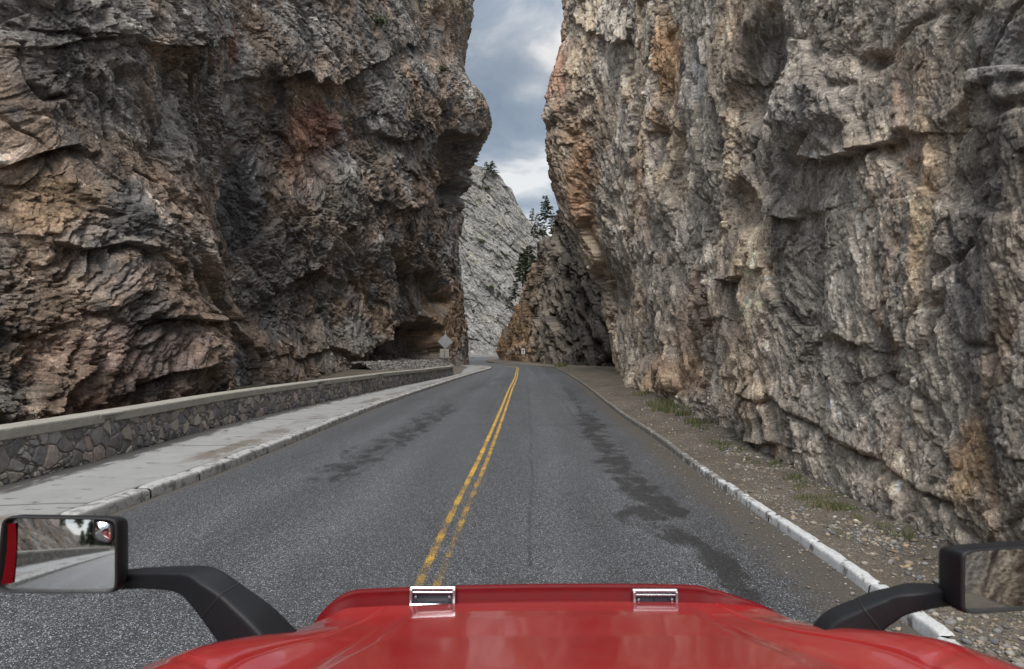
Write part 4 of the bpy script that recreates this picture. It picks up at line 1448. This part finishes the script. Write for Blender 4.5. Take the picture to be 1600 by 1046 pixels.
def surf(P, px, py):
    """point of a finished rock sheet seen at a picture position, nearest first"""
    a, b = proj(P)
    d = (a - px) ** 2 + (b - py) ** 2
    near = np.where((d < 12) & (P[..., 1] > 2), P[..., 1], 1e9)
    k = np.argmin(near) if near.min() < 1e8 else np.argmin(d)
    return Vector(P.reshape(-1, 3)[k])


def tree_on(px, pbase, ptop, Y, seed, label, group, **kw):
    p = at(px, pbase, Y); h = (pbase - ptop) / F * Y * .84
    return conifer(p, h, seed, label, 'tree', group, **kw)


GA, GB = 'pines on the ridge behind the right cliff', 'pines along the edge of the orange rock spur'
tree_on(853, 346, 296, 128, 1, 'tallest pine on the ridge, set against the bright sky beside the right cliff', GA, spread=.34, ragged=.5)
tree_on(831, 348, 320, 140, 2, 'small pointed pine on the skyline left of the tallest ridge pine', GA, spread=.24)
tree_on(840, 356, 328, 134, 3, 'stubby dark pine between the tallest ridge pine and the small pointed one', GA, spread=.3)
tree_on(864, 362, 326, 126, 4, 'dark pine touching the right cliff below the tallest ridge pine', GA, spread=.34)
tree_on(848, 372, 340, 128, 5, 'bushy pine on the slope under the tallest ridge pine', GA, spread=.36)
tree_on(834, 374, 346, 136, 6, 'low dark pine at the left end of the ridge clump', GA, spread=.34)
tree_on(817, 446, 384, 139, 7, 'largest dark pine standing on the top of the orange spur', GB, spread=.26)
tree_on(828, 424, 374, 134, 8, 'pine with a broad crown just right of the largest spur pine', GB, spread=.34)
tree_on(806, 470, 432, 146, 9, 'short pine below the largest spur pine on the sloping edge', GB, spread=.32)
tree_on(797, 484, 458, 150, 10, 'lowest and smallest pine on the sloping edge of the spur', GB, spread=.34)
tree_on(760, 268, 249, 284, 11, 'wind bent pine, the smaller of two on the pale mountain top', 'pines on the pale mountain top', spread=.5, ragged=.5)
tree_on(769, 272, 247, 284, 12, 'broad ragged pine, the larger of two on the pale mountain top', 'pines on the pale mountain top', spread=.5, ragged=.5)
for k, (px, py, r_, lb) in enumerate([(775, 400, 1.2, 'dark round shrub high on the pale mountain face'), (766, 452, 1.3, 'dark shrub halfway up the pale mountain face'),
                                     (776, 458, .9, 'smaller dark shrub beside the one halfway up the pale mountain'), (752, 380, 1.5, 'grey green shrub near the left edge of the pale mountain face'),
                                     (758, 296, 1.5, 'shrub in a cleft below the pale mountain pines')]):
    p = surf(PM, px, py); p.y -= .3
    bush(p, r_, 20 + k, lb, 'shrubs on the pale mountain')
for k in range(16):
    px_, py_ = 725 + random.random() * 95, 300 + random.random() * 235
    if py_ < 300 + (px_ - 725) * 1.1: continue
    p = surf(PM, px_, py_); p.y -= .2
    bush(p, random.uniform(.4, .9), 40 + k, 'small scattered scrub clinging to the pale mountain face', 'scrub scattered over the pale mountain')
p = surf(PL, 592, 34); bush(p, .9, 31, 'small dark shrub rooted near the top of the left brown cliff', 'shrubs on the left cliff')
p = surf(PL, 693, 108); bush(p, .7, 32, 'tiny green shrub on a ledge near the left cliff edge', 'shrubs on the left cliff')
# wooded slope behind the truck, met only in the mirrors
for k in range(16):
    x = -30 - random.random() * 12 + (k % 2) * 4; y = -50 - k * 7 + random.uniform(-3, 3)
    conifer((x, y, 9 + random.random() * 4), random.uniform(6, 10), 60 + k, 'tall pine on the slope behind the truck, seen in the mirror', 'tree', 'pines on the slope behind the truck', spread=.24)

for k in range(14):
    conifer((-34 + k * 3.4 + random.uniform(-1, 1), -118 - random.random() * 26, 0), random.uniform(8, 15), 90 + k, 'tall pine on the slope behind the truck, seen in the mirror', 'tree', 'pines on the slope behind the truck', spread=.24)

# ------------------------------------------------------------------ primitives for made things
def box_bm(bm, c, s, bev=0.0, rot=None):
    r = bmesh.ops.create_cube(bm, size=1.0)
    vs_ = r['verts']
    bmesh.ops.scale(bm, vec=s, verts=vs_)
    if bev:
        ed = list({e for v in vs_ for e in v.link_edges})
        rb = bmesh.ops.bevel(bm, geom=ed, offset=bev, segments=2, affect='EDGES', profile=.5)
        vs_ = list({v for f in rb['faces'] for v in f.verts} | {v for v in vs_ if v.is_valid})
    if rot is not None: bmesh.ops.rotate(bm, cent=(0, 0, 0), matrix=rot, verts=vs_)
    bmesh.ops.translate(bm, vec=c, verts=vs_)


def bm_obj(name, bm, mat, parent=None, smooth_shade=False):
    me = bpy.data.meshes.new(name); bm.normal_update(); bm.to_mesh(me); bm.free()
    return link(name, me, mat, parent, smooth_shade)


def tube(pts, rad, n=10):
    """tapered tube along points; rad may be (wide, tall) pairs per point -> rounded box section"""
    V = []; Fc = []
    m = len(pts); pts = [Vector(p) for p in pts]
    for k, p in enumerate(pts):
        t = (pts[min(k + 1, m - 1)] - pts[max(k - 1, 0)]).normalized()
        s = t.cross(Vector((0, 0, 1)))
        s = s.normalized() if s.length > 1e-3 else Vector((1, 0, 0)); u = s.cross(t).normalized()
        ra, rb = rad[k] if hasattr(rad[k], '__len__') else (rad[k], rad[k])
        for j in range(n):
            a = 6.28319 * j / n
            ca, sa = math.cos(a), math.sin(a); e = .24
            ca = math.copysign(abs(ca) ** e, ca) if hasattr(rad[k], '__len__') else ca
            sa = math.copysign(abs(sa) ** e, sa) if hasattr(rad[k], '__len__') else sa
            V.append(tuple(p + s * ra * ca + u * rb * sa))
    for k in range(m - 1):
        for j in range(n):
            Fc.append((k * n + j, k * n + (j + 1) % n, (k + 1) * n + (j + 1) % n, (k + 1) * n + j))
    Fc += [tuple(range(n))[::-1], tuple(range((m - 1) * n, m * n))]
    return V, Fc


def tube_obj(name, pts, rad, mat, parent=None, n=10, sm=True):
    V, Fc = tube(pts, rad, n)
    me = bpy.data.meshes.new(name); me.from_pydata(V, [], Fc)
    return link(name, me, mat, parent, sm)


# ------------------------------------------------------------------ road signs
ALU = simple('weathered_aluminium', (.27, .29, .315), .5, .35, 12, .15)
STEEL = simple('galvanised_post', (.27, .28, .29), .55, .5, 20, .2)
WHITE = simple('white_sign_face', (.62, .63, .63), .5, 0, 20, .08)
CREAM = simple('weathered_sign_back', (.27, .265, .24), .6, .1, 15, .2)
BLACK = simple('black_sign_ink', (.02, .02, .022), .5, 0, 30, .1)


def sign_back():
    Y = 71.0; k = Y / F
    base = at(693, 573, Y); base.z = .2
    root = empty('road_sign', base, 'diamond road sign seen from behind, with a small tab, beyond the parapet wall end', 'road sign')
    top = at(696, 518, Y) - base; foot = Vector((0, 0, -.3))
    tube_obj('post', [foot, top * .5, top], [.04, .04, .04], STEEL, root, 8)
    for nm, px, py, w, h, dia, mt in (('diamond_plate', 695.5, 534, 16.5, 16.5, True, ALU), ('tab_plate', 694.3, 552, 14, 13, False, CREAM)):
        bm = bmesh.new()
        rot = Matrix.Rotation(math.radians(45), 3, 'Y') if dia else None
        box_bm(bm, (0, 0, 0), (w * k, .012, h * k), .004, rot)
        for zz in (-.22, .22):
            box_bm(bm, (0, -.02, zz * h * k), (w * k * (.5 if dia else .8), .02, .04), .003)
        o = bm_obj(nm, bm, mt, root); o.location = at(px, py, Y - .02) - base + Vector((0, .1, 0))
    return root


sign_back()


def sign_front(px, py, w, h, Y, label, dark):
    k = Y / F; c = at(px, py, Y)
    x, y = c.x, c.y
    root = empty('road_sign', (x, y, .05), label, 'road sign', 'white signs at the foot of the spur')
    tube_obj('post', [(0, .05, -.2), (0, .05, c.z - .05 + h * k * .5)], [.035, .035], STEEL, root, 8)
    bm = bmesh.new(); box_bm(bm, (0, 0, 0), (w * k, .015, h * k), .005)
    o = bm_obj('sign_face', bm, WHITE if dark else CREAM, root); o.location = (0, 0, c.z - .05)
    bm = bmesh.new(); W, Hh = w * k, h * k
    if dark:                                         # black border and an upright arrow head over a stem
        for cx, cz, sx, sz in ((0, Hh * .47, W, Hh * .06), (0, -Hh * .47, W, Hh * .06), (W * .46, 0, W * .07, Hh * .88), (-W * .46, 0, W * .07, Hh * .88)):
            box_bm(bm, (cx, -.012, cz), (sx * .99, .006, sz))
        box_bm(bm, (0, -.012, -Hh * .1), (W * .22, .006, Hh * .42))
        v = [bm.verts.new(p) for p in ((-W * .3, -.016, Hh * .08), (W * .3, -.016, Hh * .08), (0, -.016, Hh * .34))]
        bm.faces.new(v)
    else:
        box_bm(bm, (0, -.012, Hh * .1), (W * .55, .006, Hh * .12)); box_bm(bm, (0, -.012, -Hh * .16), (W * .4, .006, Hh * .12))
    s_ = bm_obj('symbol', bm, BLACK if dark else STEEL, o)
    return root


sign_front(817.5, 549, 6.5, 9.5, 118, 'white sign with a black upright symbol at the foot of the spur', True)
sign_front(795, 551, 6, 8, 134, 'pale faded sign left of the black and white one at the spur foot', False)

# low far barrier under the mountain
def far_wall():
    bm = bmesh.new()
    for i in range(9):
        box_bm(bm, (-16 + i * 2.6, 0, .42), (2.52, .5, .9), .05)
    o = bm_obj('stone_barrier', bm, simple('pale_barrier_stone', (.26, .25, .24), .9, 0, 6, .3, .03))
    o.location = (-2, 250, -.1)
    return tag(o, 'low grey stone barrier across the road end under the pale mountain', 'barrier')


far_wall()

# ------------------------------------------------------------------ the red truck
def paint():
    t = NT('red_truck_paint'); o = t.obj()
    d = t.noise(t.scaled(o, (1, 2.5, 1)), 3.0, 8, .62); sp = t.noise(o, 160, 3, .6)
    c = t.mix(t.ramp(d, [(.35, 0), (.8, .20)]), (.37, .009, .009), (.33, .10, .08))
    t.set('Base Color', c)
    t.set('Roughness', t.math('ADD', t.math('MULTIPLY', d, .2), .24))
    t.set('Coat Weight', 1.0); t.set('Coat Roughness', t.ramp(d, [(.3, .05), (.75, .14)]) if False else .07)
    t.set('Specular IOR Level', .6)
    t.set('Normal', t.bump(sp, .03, .0008))
    return t.m


RED = paint()
DRED = simple('dark_red_deflector', (.13, .003, .006), .42, 0, 20, .12, 0, 0)
DRED.node_tree.nodes['Principled BSDF'].inputs['Specular IOR Level'].default_value = .1
CHROME = simple('chrome', (.46, .48, .51), .26, 1.0, 30, .06)
PLAST = simple('black_plastic', (.010, .011, .014), .5, 0, 180, .2, .0012)
PLAST.node_tree.nodes['Principled BSDF'].inputs['Specular IOR Level'].default_value = .32
RUBBER = simple('black_trim', (.012, .012, .013), .6, 0, 60, .1)
TX = .13


def glass_mirror():
    t = NT('mirror_glass'); t.set('Base Color', (.72, .74, .76, 1)); t.set('Metallic', 1.0); t.set('Roughness', .035)
    return t.m


MIR = glass_mirror()


def hood_z(Y):
    return interp(Y, [(-.2, 1.80), (0, 1.77), (.8, 1.685), (1.0, 1.69), (1.55, 1.61), (1.88, 1.548), (2.15, 1.508), (2.32, 1.492), (2.40, 1.470), (2.46, 1.41), (2.50, 1.28), (2.53, .95), (2.54, .62)])


def hood_w(Y):
    return interp(Y, [(-.2, 1.24), (0, 1.23), (1.0, 1.19), (1.55, 1.115), (1.7, 1.065), (1.85, 1.0), (2.05, .93), (2.18, .885), (2.3, .845), (2.42, .80), (2.5, .72), (2.54, .65)])


def hood_surface(Y, w):
    """w -1..1 across the top and its shoulders"""
    W = hood_w(Y); z = hood_z(Y)
    a = np.abs(w)
    shoulder = .085 * np.exp(-((a - .80) / .13) ** 2) * smooth(2.25, 1.5, Y)
    panel = .016 * smooth(.62, .52, a) * smooth(2.38, 2.1, Y)                      # raised middle panel
    seam = -.007 * np.exp(-((a - .715) / .005) ** 2) * smooth(2.36, 2.3, Y) - .006 * np.exp(-((Y - 1.42 - .05 * a) / .006) ** 2) * (a > .72)
    fl = np.clip((a - .86) / .14, 0, 1)
    x = np.where(a < .86, a * W * .93, (.86 * .93 + (1 - .86 * .93) * np.sin(fl * math.pi / 2)) * W)
    drop = .22 * (1 - np.cos(fl * math.pi / 2)) + .012 * a ** 2
    x = np.sign(w) * x
    return TX + x, z + shoulder + panel + seam - drop + .010 * x


def build_truck():
    root = empty('truck', (TX, 0, 0), 'red truck the picture is taken from, its hood filling the bottom edge', 'truck')
    org = np.array([TX, 0, 0])
    ys = np.concatenate([np.linspace(-.12, 2.2, 110), np.linspace(2.22, 2.54, 50)])
    w = np.concatenate([np.linspace(-1, -.84, 24), np.linspace(-.83, .83, 420), np.linspace(.84, 1, 24)])
    Yg, Wg = np.meshgrid(ys, w, indexing='ij')
    X, Z = hood_surface(Yg, Wg)
    P = np.stack([X, Yg, Z], -1)
    sk = []
    for k in range(1, 9):                                                           # sides hang down
        q = P[:, -1:, :].copy(); q[..., 2] = q[..., 2] + (.55 - q[..., 2]) * k / 8; q[..., 0] += .02 * math.sin(k / 8 * 3.1); sk.append(q)
    sl = []
    for k in range(8, 0, -1):
        q = P[:, :1, :].copy(); q[..., 2] = q[..., 2] + (.55 - q[..., 2]) * k / 8; q[..., 0] -= .02 * math.sin(k / 8 * 3.1); sl.append(q)
    P = np.concatenate(sl + [P] + sk, 1) - org
    grid_obj('hood', P, RED, None, root)
    # deflector strip standing on the front edge
    n = 90
    t = np.linspace(-1, 1, n)
    xc = .045 + t * .85                                     # a shade left of the middle
    Yd = 2.395 - .155 * np.abs(t) ** 2.6
    wq = np.linspace(-1, 1, 400)
    zb = np.array([np.interp(x_, *hood_surface(np.full(400, y_), wq)) for x_, y_ in zip(xc, Yd)]) - .006
    hgt = .056 * smooth(1.02, .66, np.abs(t)) + .001
    rows = []
    for f, dy in ((0, 0), (.25, .006), (.5, .014), (.75, .02), (1, .023), (1.0, .029), (.75, .026), (.5, .02), (.25, .012), (0, .008)):
        rows.append(np.stack([xc, Yd + dy, zb + hgt * f], -1))
    grid_obj('hood_deflector', np.stack(rows) - org, DRED, None, root)
    # chrome clips
    for px, wid in ((676, 73), (1024, 72)):
        Yc = 2.372 if px < 900 else 2.352
        cx = (px - CX) / F * Yc; ww = wid / F * Yc
        zt = H - (920 - HY) / F * Yc if px < 900 else H - (924 - HY) / F * Yc
        bm = bmesh.new()
        hh = .060
        box_bm(bm, (0, .012, 0), (ww, .022, .013), .005)                       # rolled top
        box_bm(bm, (0, .004, -.013), (ww * .98, .012, .007), .002)
        box_bm(bm, (-ww * .46, 0, -hh * .5), (ww * .07, .014, hh), .003)
        box_bm(bm, (ww * .46, 0, -hh * .5), (ww * .07, .014, hh), .003)
        box_bm(bm, (0, -.002, -hh * .86), (ww * .98, .02, .008), .003)
        box_bm(bm, (0, -.012, -hh * 1.02), (ww * .98, .03, .006), .002)
        for sx in (-.36, .36):
            bmesh.ops.create_uvsphere(bm, u_segments=10, v_segments=6, radius=.007, matrix=Matrix.Translation((sx * ww, .002, -hh * .5)))
        o = bm_obj('chrome_clip', bm, CHROME, root); o.location = Vector((cx, Yc, zt)) - Vector(org)
        o.rotation_euler = (math.radians(-8), 0, 0)
        bm = bmesh.new(); box_bm(bm, (0, .010, -hh * .5), (ww * .85, .006, hh * .7), .001)
        for sx in ((-.36, .36) if px < 900 else (-.02, .3)):
            box_bm(bm, (sx * ww, .004, -hh * .5), (.007, .008, hh * .5), .002)
        bm_obj('clip_recess', bm, simple('dark_clip_recess', (.03, .035, .05), .25, .4, 60, .2), o)
    # mirrors
    def mirror(cpx, cpy, wid, hei, Y, aim, flip, arm, spot):
        c = Vector(at(cpx, cpy, Y)); to = (Vector((0, 0, H)) - c).normalized()
        nrm = (to + Vector(aim).normalized()).normalized()
        xa = nrm.cross(Vector((0, 0, 1))).normalized(); za = xa.cross(nrm).normalized()
        R = Matrix((xa, nrm, za)).transposed()
        w = wid * Y / F / abs(xa.x - c.x / c.y * xa.y); h = hei * Y / F / abs(za.z - (c.z - H) / c.y * za.y)
        holder = bpy.data.objects.new('mirror', None); COL.objects.link(holder); holder.parent = root; holder.location = c - Vector(org)
        holder.rotation_euler = R.to_euler()
        # outline (super-ellipse), shell behind, trim ring
        m = 120
        def outline(sx, sz, e=.17):
            out = []
            for j in range(m):
                a = 6.28319 * j / m; ca, sa = math.cos(a), math.sin(a)
                x = math.copysign(abs(ca) ** e, ca) * sx; z = math.copysign(abs(sa) ** e, sa) * sz
                x *= 1 - .03 * (z / sz); z += flip * .035 * h * (x / sx)
                out.append((x, z))
            return out
        ring = [(1.0, .012, .5), (.985, .02, .5), (.955, .018, .5), (.93, .004, .5), (.925, -.012, .5)]
        rows = []
        for f, y, _ in ring:
            rows.append([(x, y, z) for x, z in outline(w * .5 * f, h * .5 * f)])
        rows = np.array(rows)
        grid_obj('mirror_trim', rows, RUBBER, None, holder, wrap=True)
        sh = []
        for f, y in ((1.0, .012), (1.012, -.004), (1.0, -.03), (.93, -.075), (.78, -.115), (.5, -.135), (.15, -.14), (.01, -.14)):
            sh.append([(x, y, z) for x, z in outline(w * .5 * f, h * .5 * f)])
        grid_obj('mirror_housing', np.array(sh), PLAST, None, holder, wrap=True)
        Rc = 1.5
        gx, gz = np.meshgrid(np.linspace(-.47, .47, 61) * w, np.linspace(-.47, .47, 61) * h)
        gl = np.stack([gx * (1 - .03 * (gz / (h * .5))), .008 - (gx ** 2 + gz ** 2) / (2 * Rc), gz + flip * .035 * h * (gx / (w * .5))], -1)
        grid_obj('mirror_glass', gl, MIR, None, holder)
        if spot:
            sg = []; sx0, sz0, sr = -w * .355, h * .30, h * .13
            for f in (.001, .5, .85, 1.0):
                sg.append([(sx0 + x * 1.0, .0085 + .010 * (1 - f * f) + .002, sz0 + z) for x, z in outline(sr * .85 * f, sr * f, .6)])
            grid_obj('spot_mirror', np.array(sg), MIR, None, holder, wrap=True)
            sg = []
            for f, y in ((1.25, -.005), (1.22, .009), (1.0, .012), (.98, .008)):
                sg.append([(sx0 + x, y, sz0 + z) for x, z in outline(sr * .85 * f, sr * f, .6)])
            grid_obj('spot_mirror_rim', np.array(sg), RUBBER, None, holder, wrap=True)
            ck = []
            for u in np.linspace(0, 1, 6):
                ck.append([(w * (.438 - .07 * u) + .02 * w * z_ * z_ * 4 - .03 * w * z_ * (1 - u), .012 - .006 * u, z_ * h * .86) for z_ in np.linspace(-.42, .5, 24)])
            grid_obj('red_reflection_strip', np.array(ck), DRED, None, holder)  # added red strip standing in for a reflection at the glass edge
        pts = [at(*p) - Vector(org) for p in arm[0]]
        cm = catmull([tuple(p) for p in pts], 7)
        rw = np.interp(np.linspace(0, 1, len(cm)), np.linspace(0, 1, len(arm[1])), [q[0] for q in arm[1]])
        rt = np.interp(np.linspace(0, 1, len(cm)), np.linspace(0, 1, len(arm[1])), [q[1] for q in arm[1]])
        arm_o = tube_obj('mirror_arm', [tuple(p) for p in cm], list(zip(rw, rt)), PLAST, root, 40)
        q = len(cm) * 2 // 3
        a, b = Vector(cm[q]), Vector(cm[q + 1]); dn = (b - a).normalized() * .003
        tube_obj('arm_seam', [tuple(a - dn), tuple(a + dn)], [(rw[q] * 1.012, rt[q] * 1.012)] * 2, RUBBER, arm_o, 20)
    mirror(96, 866, 186, 118, 1.86, (-.36, -1, -.058), 1, ([(120, 908, 1.99), (180, 906, 1.98), (235, 903, 1.96), (285, 904, 1.93), (312, 911, 1.91), (334, 928, 1.89), (362, 955, 1.88), (392, 985, 1.87), (425, 1025, 1.86)],
                                                       [(.034, .021), (.034, .021), (.036, .022), (.040, .026), (.046, .036), (.050, .043), (.056, .052), (.064, .060), (.07, .066)]), True)
    mirror(1591, 902, 190, 98, 1.74, (1.0, -1, -.2), -1, ([(1570, 928, 1.90), (1515, 927, 1.87), (1478, 929, 1.84), (1432, 932, 1.80), (1388, 945, 1.82), (1348, 966, 1.84), (1312, 990, 1.86), (1290, 1030, 1.87)],
                                                         [(.033, .018), (.034, .018), (.036, .020), (.040, .024), (.046, .031), (.052, .040), (.060, .050), (.066, .056)]), False)
    # cab behind the eye: shell with posts and a raked windscreen
    bm = bmesh.new()
    sec = [(-.10, .60), (-.10, 1.78), (-.34, 2.05), (-.62, 2.86), (-.78, 3.0), (-2.5, 3.05), (-2.5, .6)]
    half = [1.2, 1.2, 1.18, 1.05, .98, .98, 1.14]
    L_ = [bm.verts.new((-hw, y, z)) for (y, z), hw in zip(sec, half)]; R_ = [bm.verts.new((hw, y, z)) for (y, z), hw in zip(sec, half)]
    for k in range(len(sec)):
        j = (k + 1) % len(sec)
        bm.faces.new((L_[k], L_[j], R_[j], R_[k]))
    bm.faces.new(L_[::-1]); bm.faces.new(R_)
    bmesh.ops.bevel(bm, geom=list(bm.edges), offset=.05, segments=3, affect='EDGES')
    bm_obj('cab', bm, RED, root)
    bm = bmesh.new()
    v = [bm.verts.new(p) for p in ((-.98, -.40, 2.12), (.98, -.40, 2.12), (.92, -.605, 2.78), (-.92, -.605, 2.78))]
    bm.faces.new(v); bmesh.ops.translate(bm, vec=(0, .03, .01), verts=v)
    GL = NT('tinted_windscreen'); GL.set('Base Color', (.02, .022, .024, 1)); GL.set('Roughness', .05)
    bm_obj('windscreen', bm, GL.m, root)
    return root


build_truck()
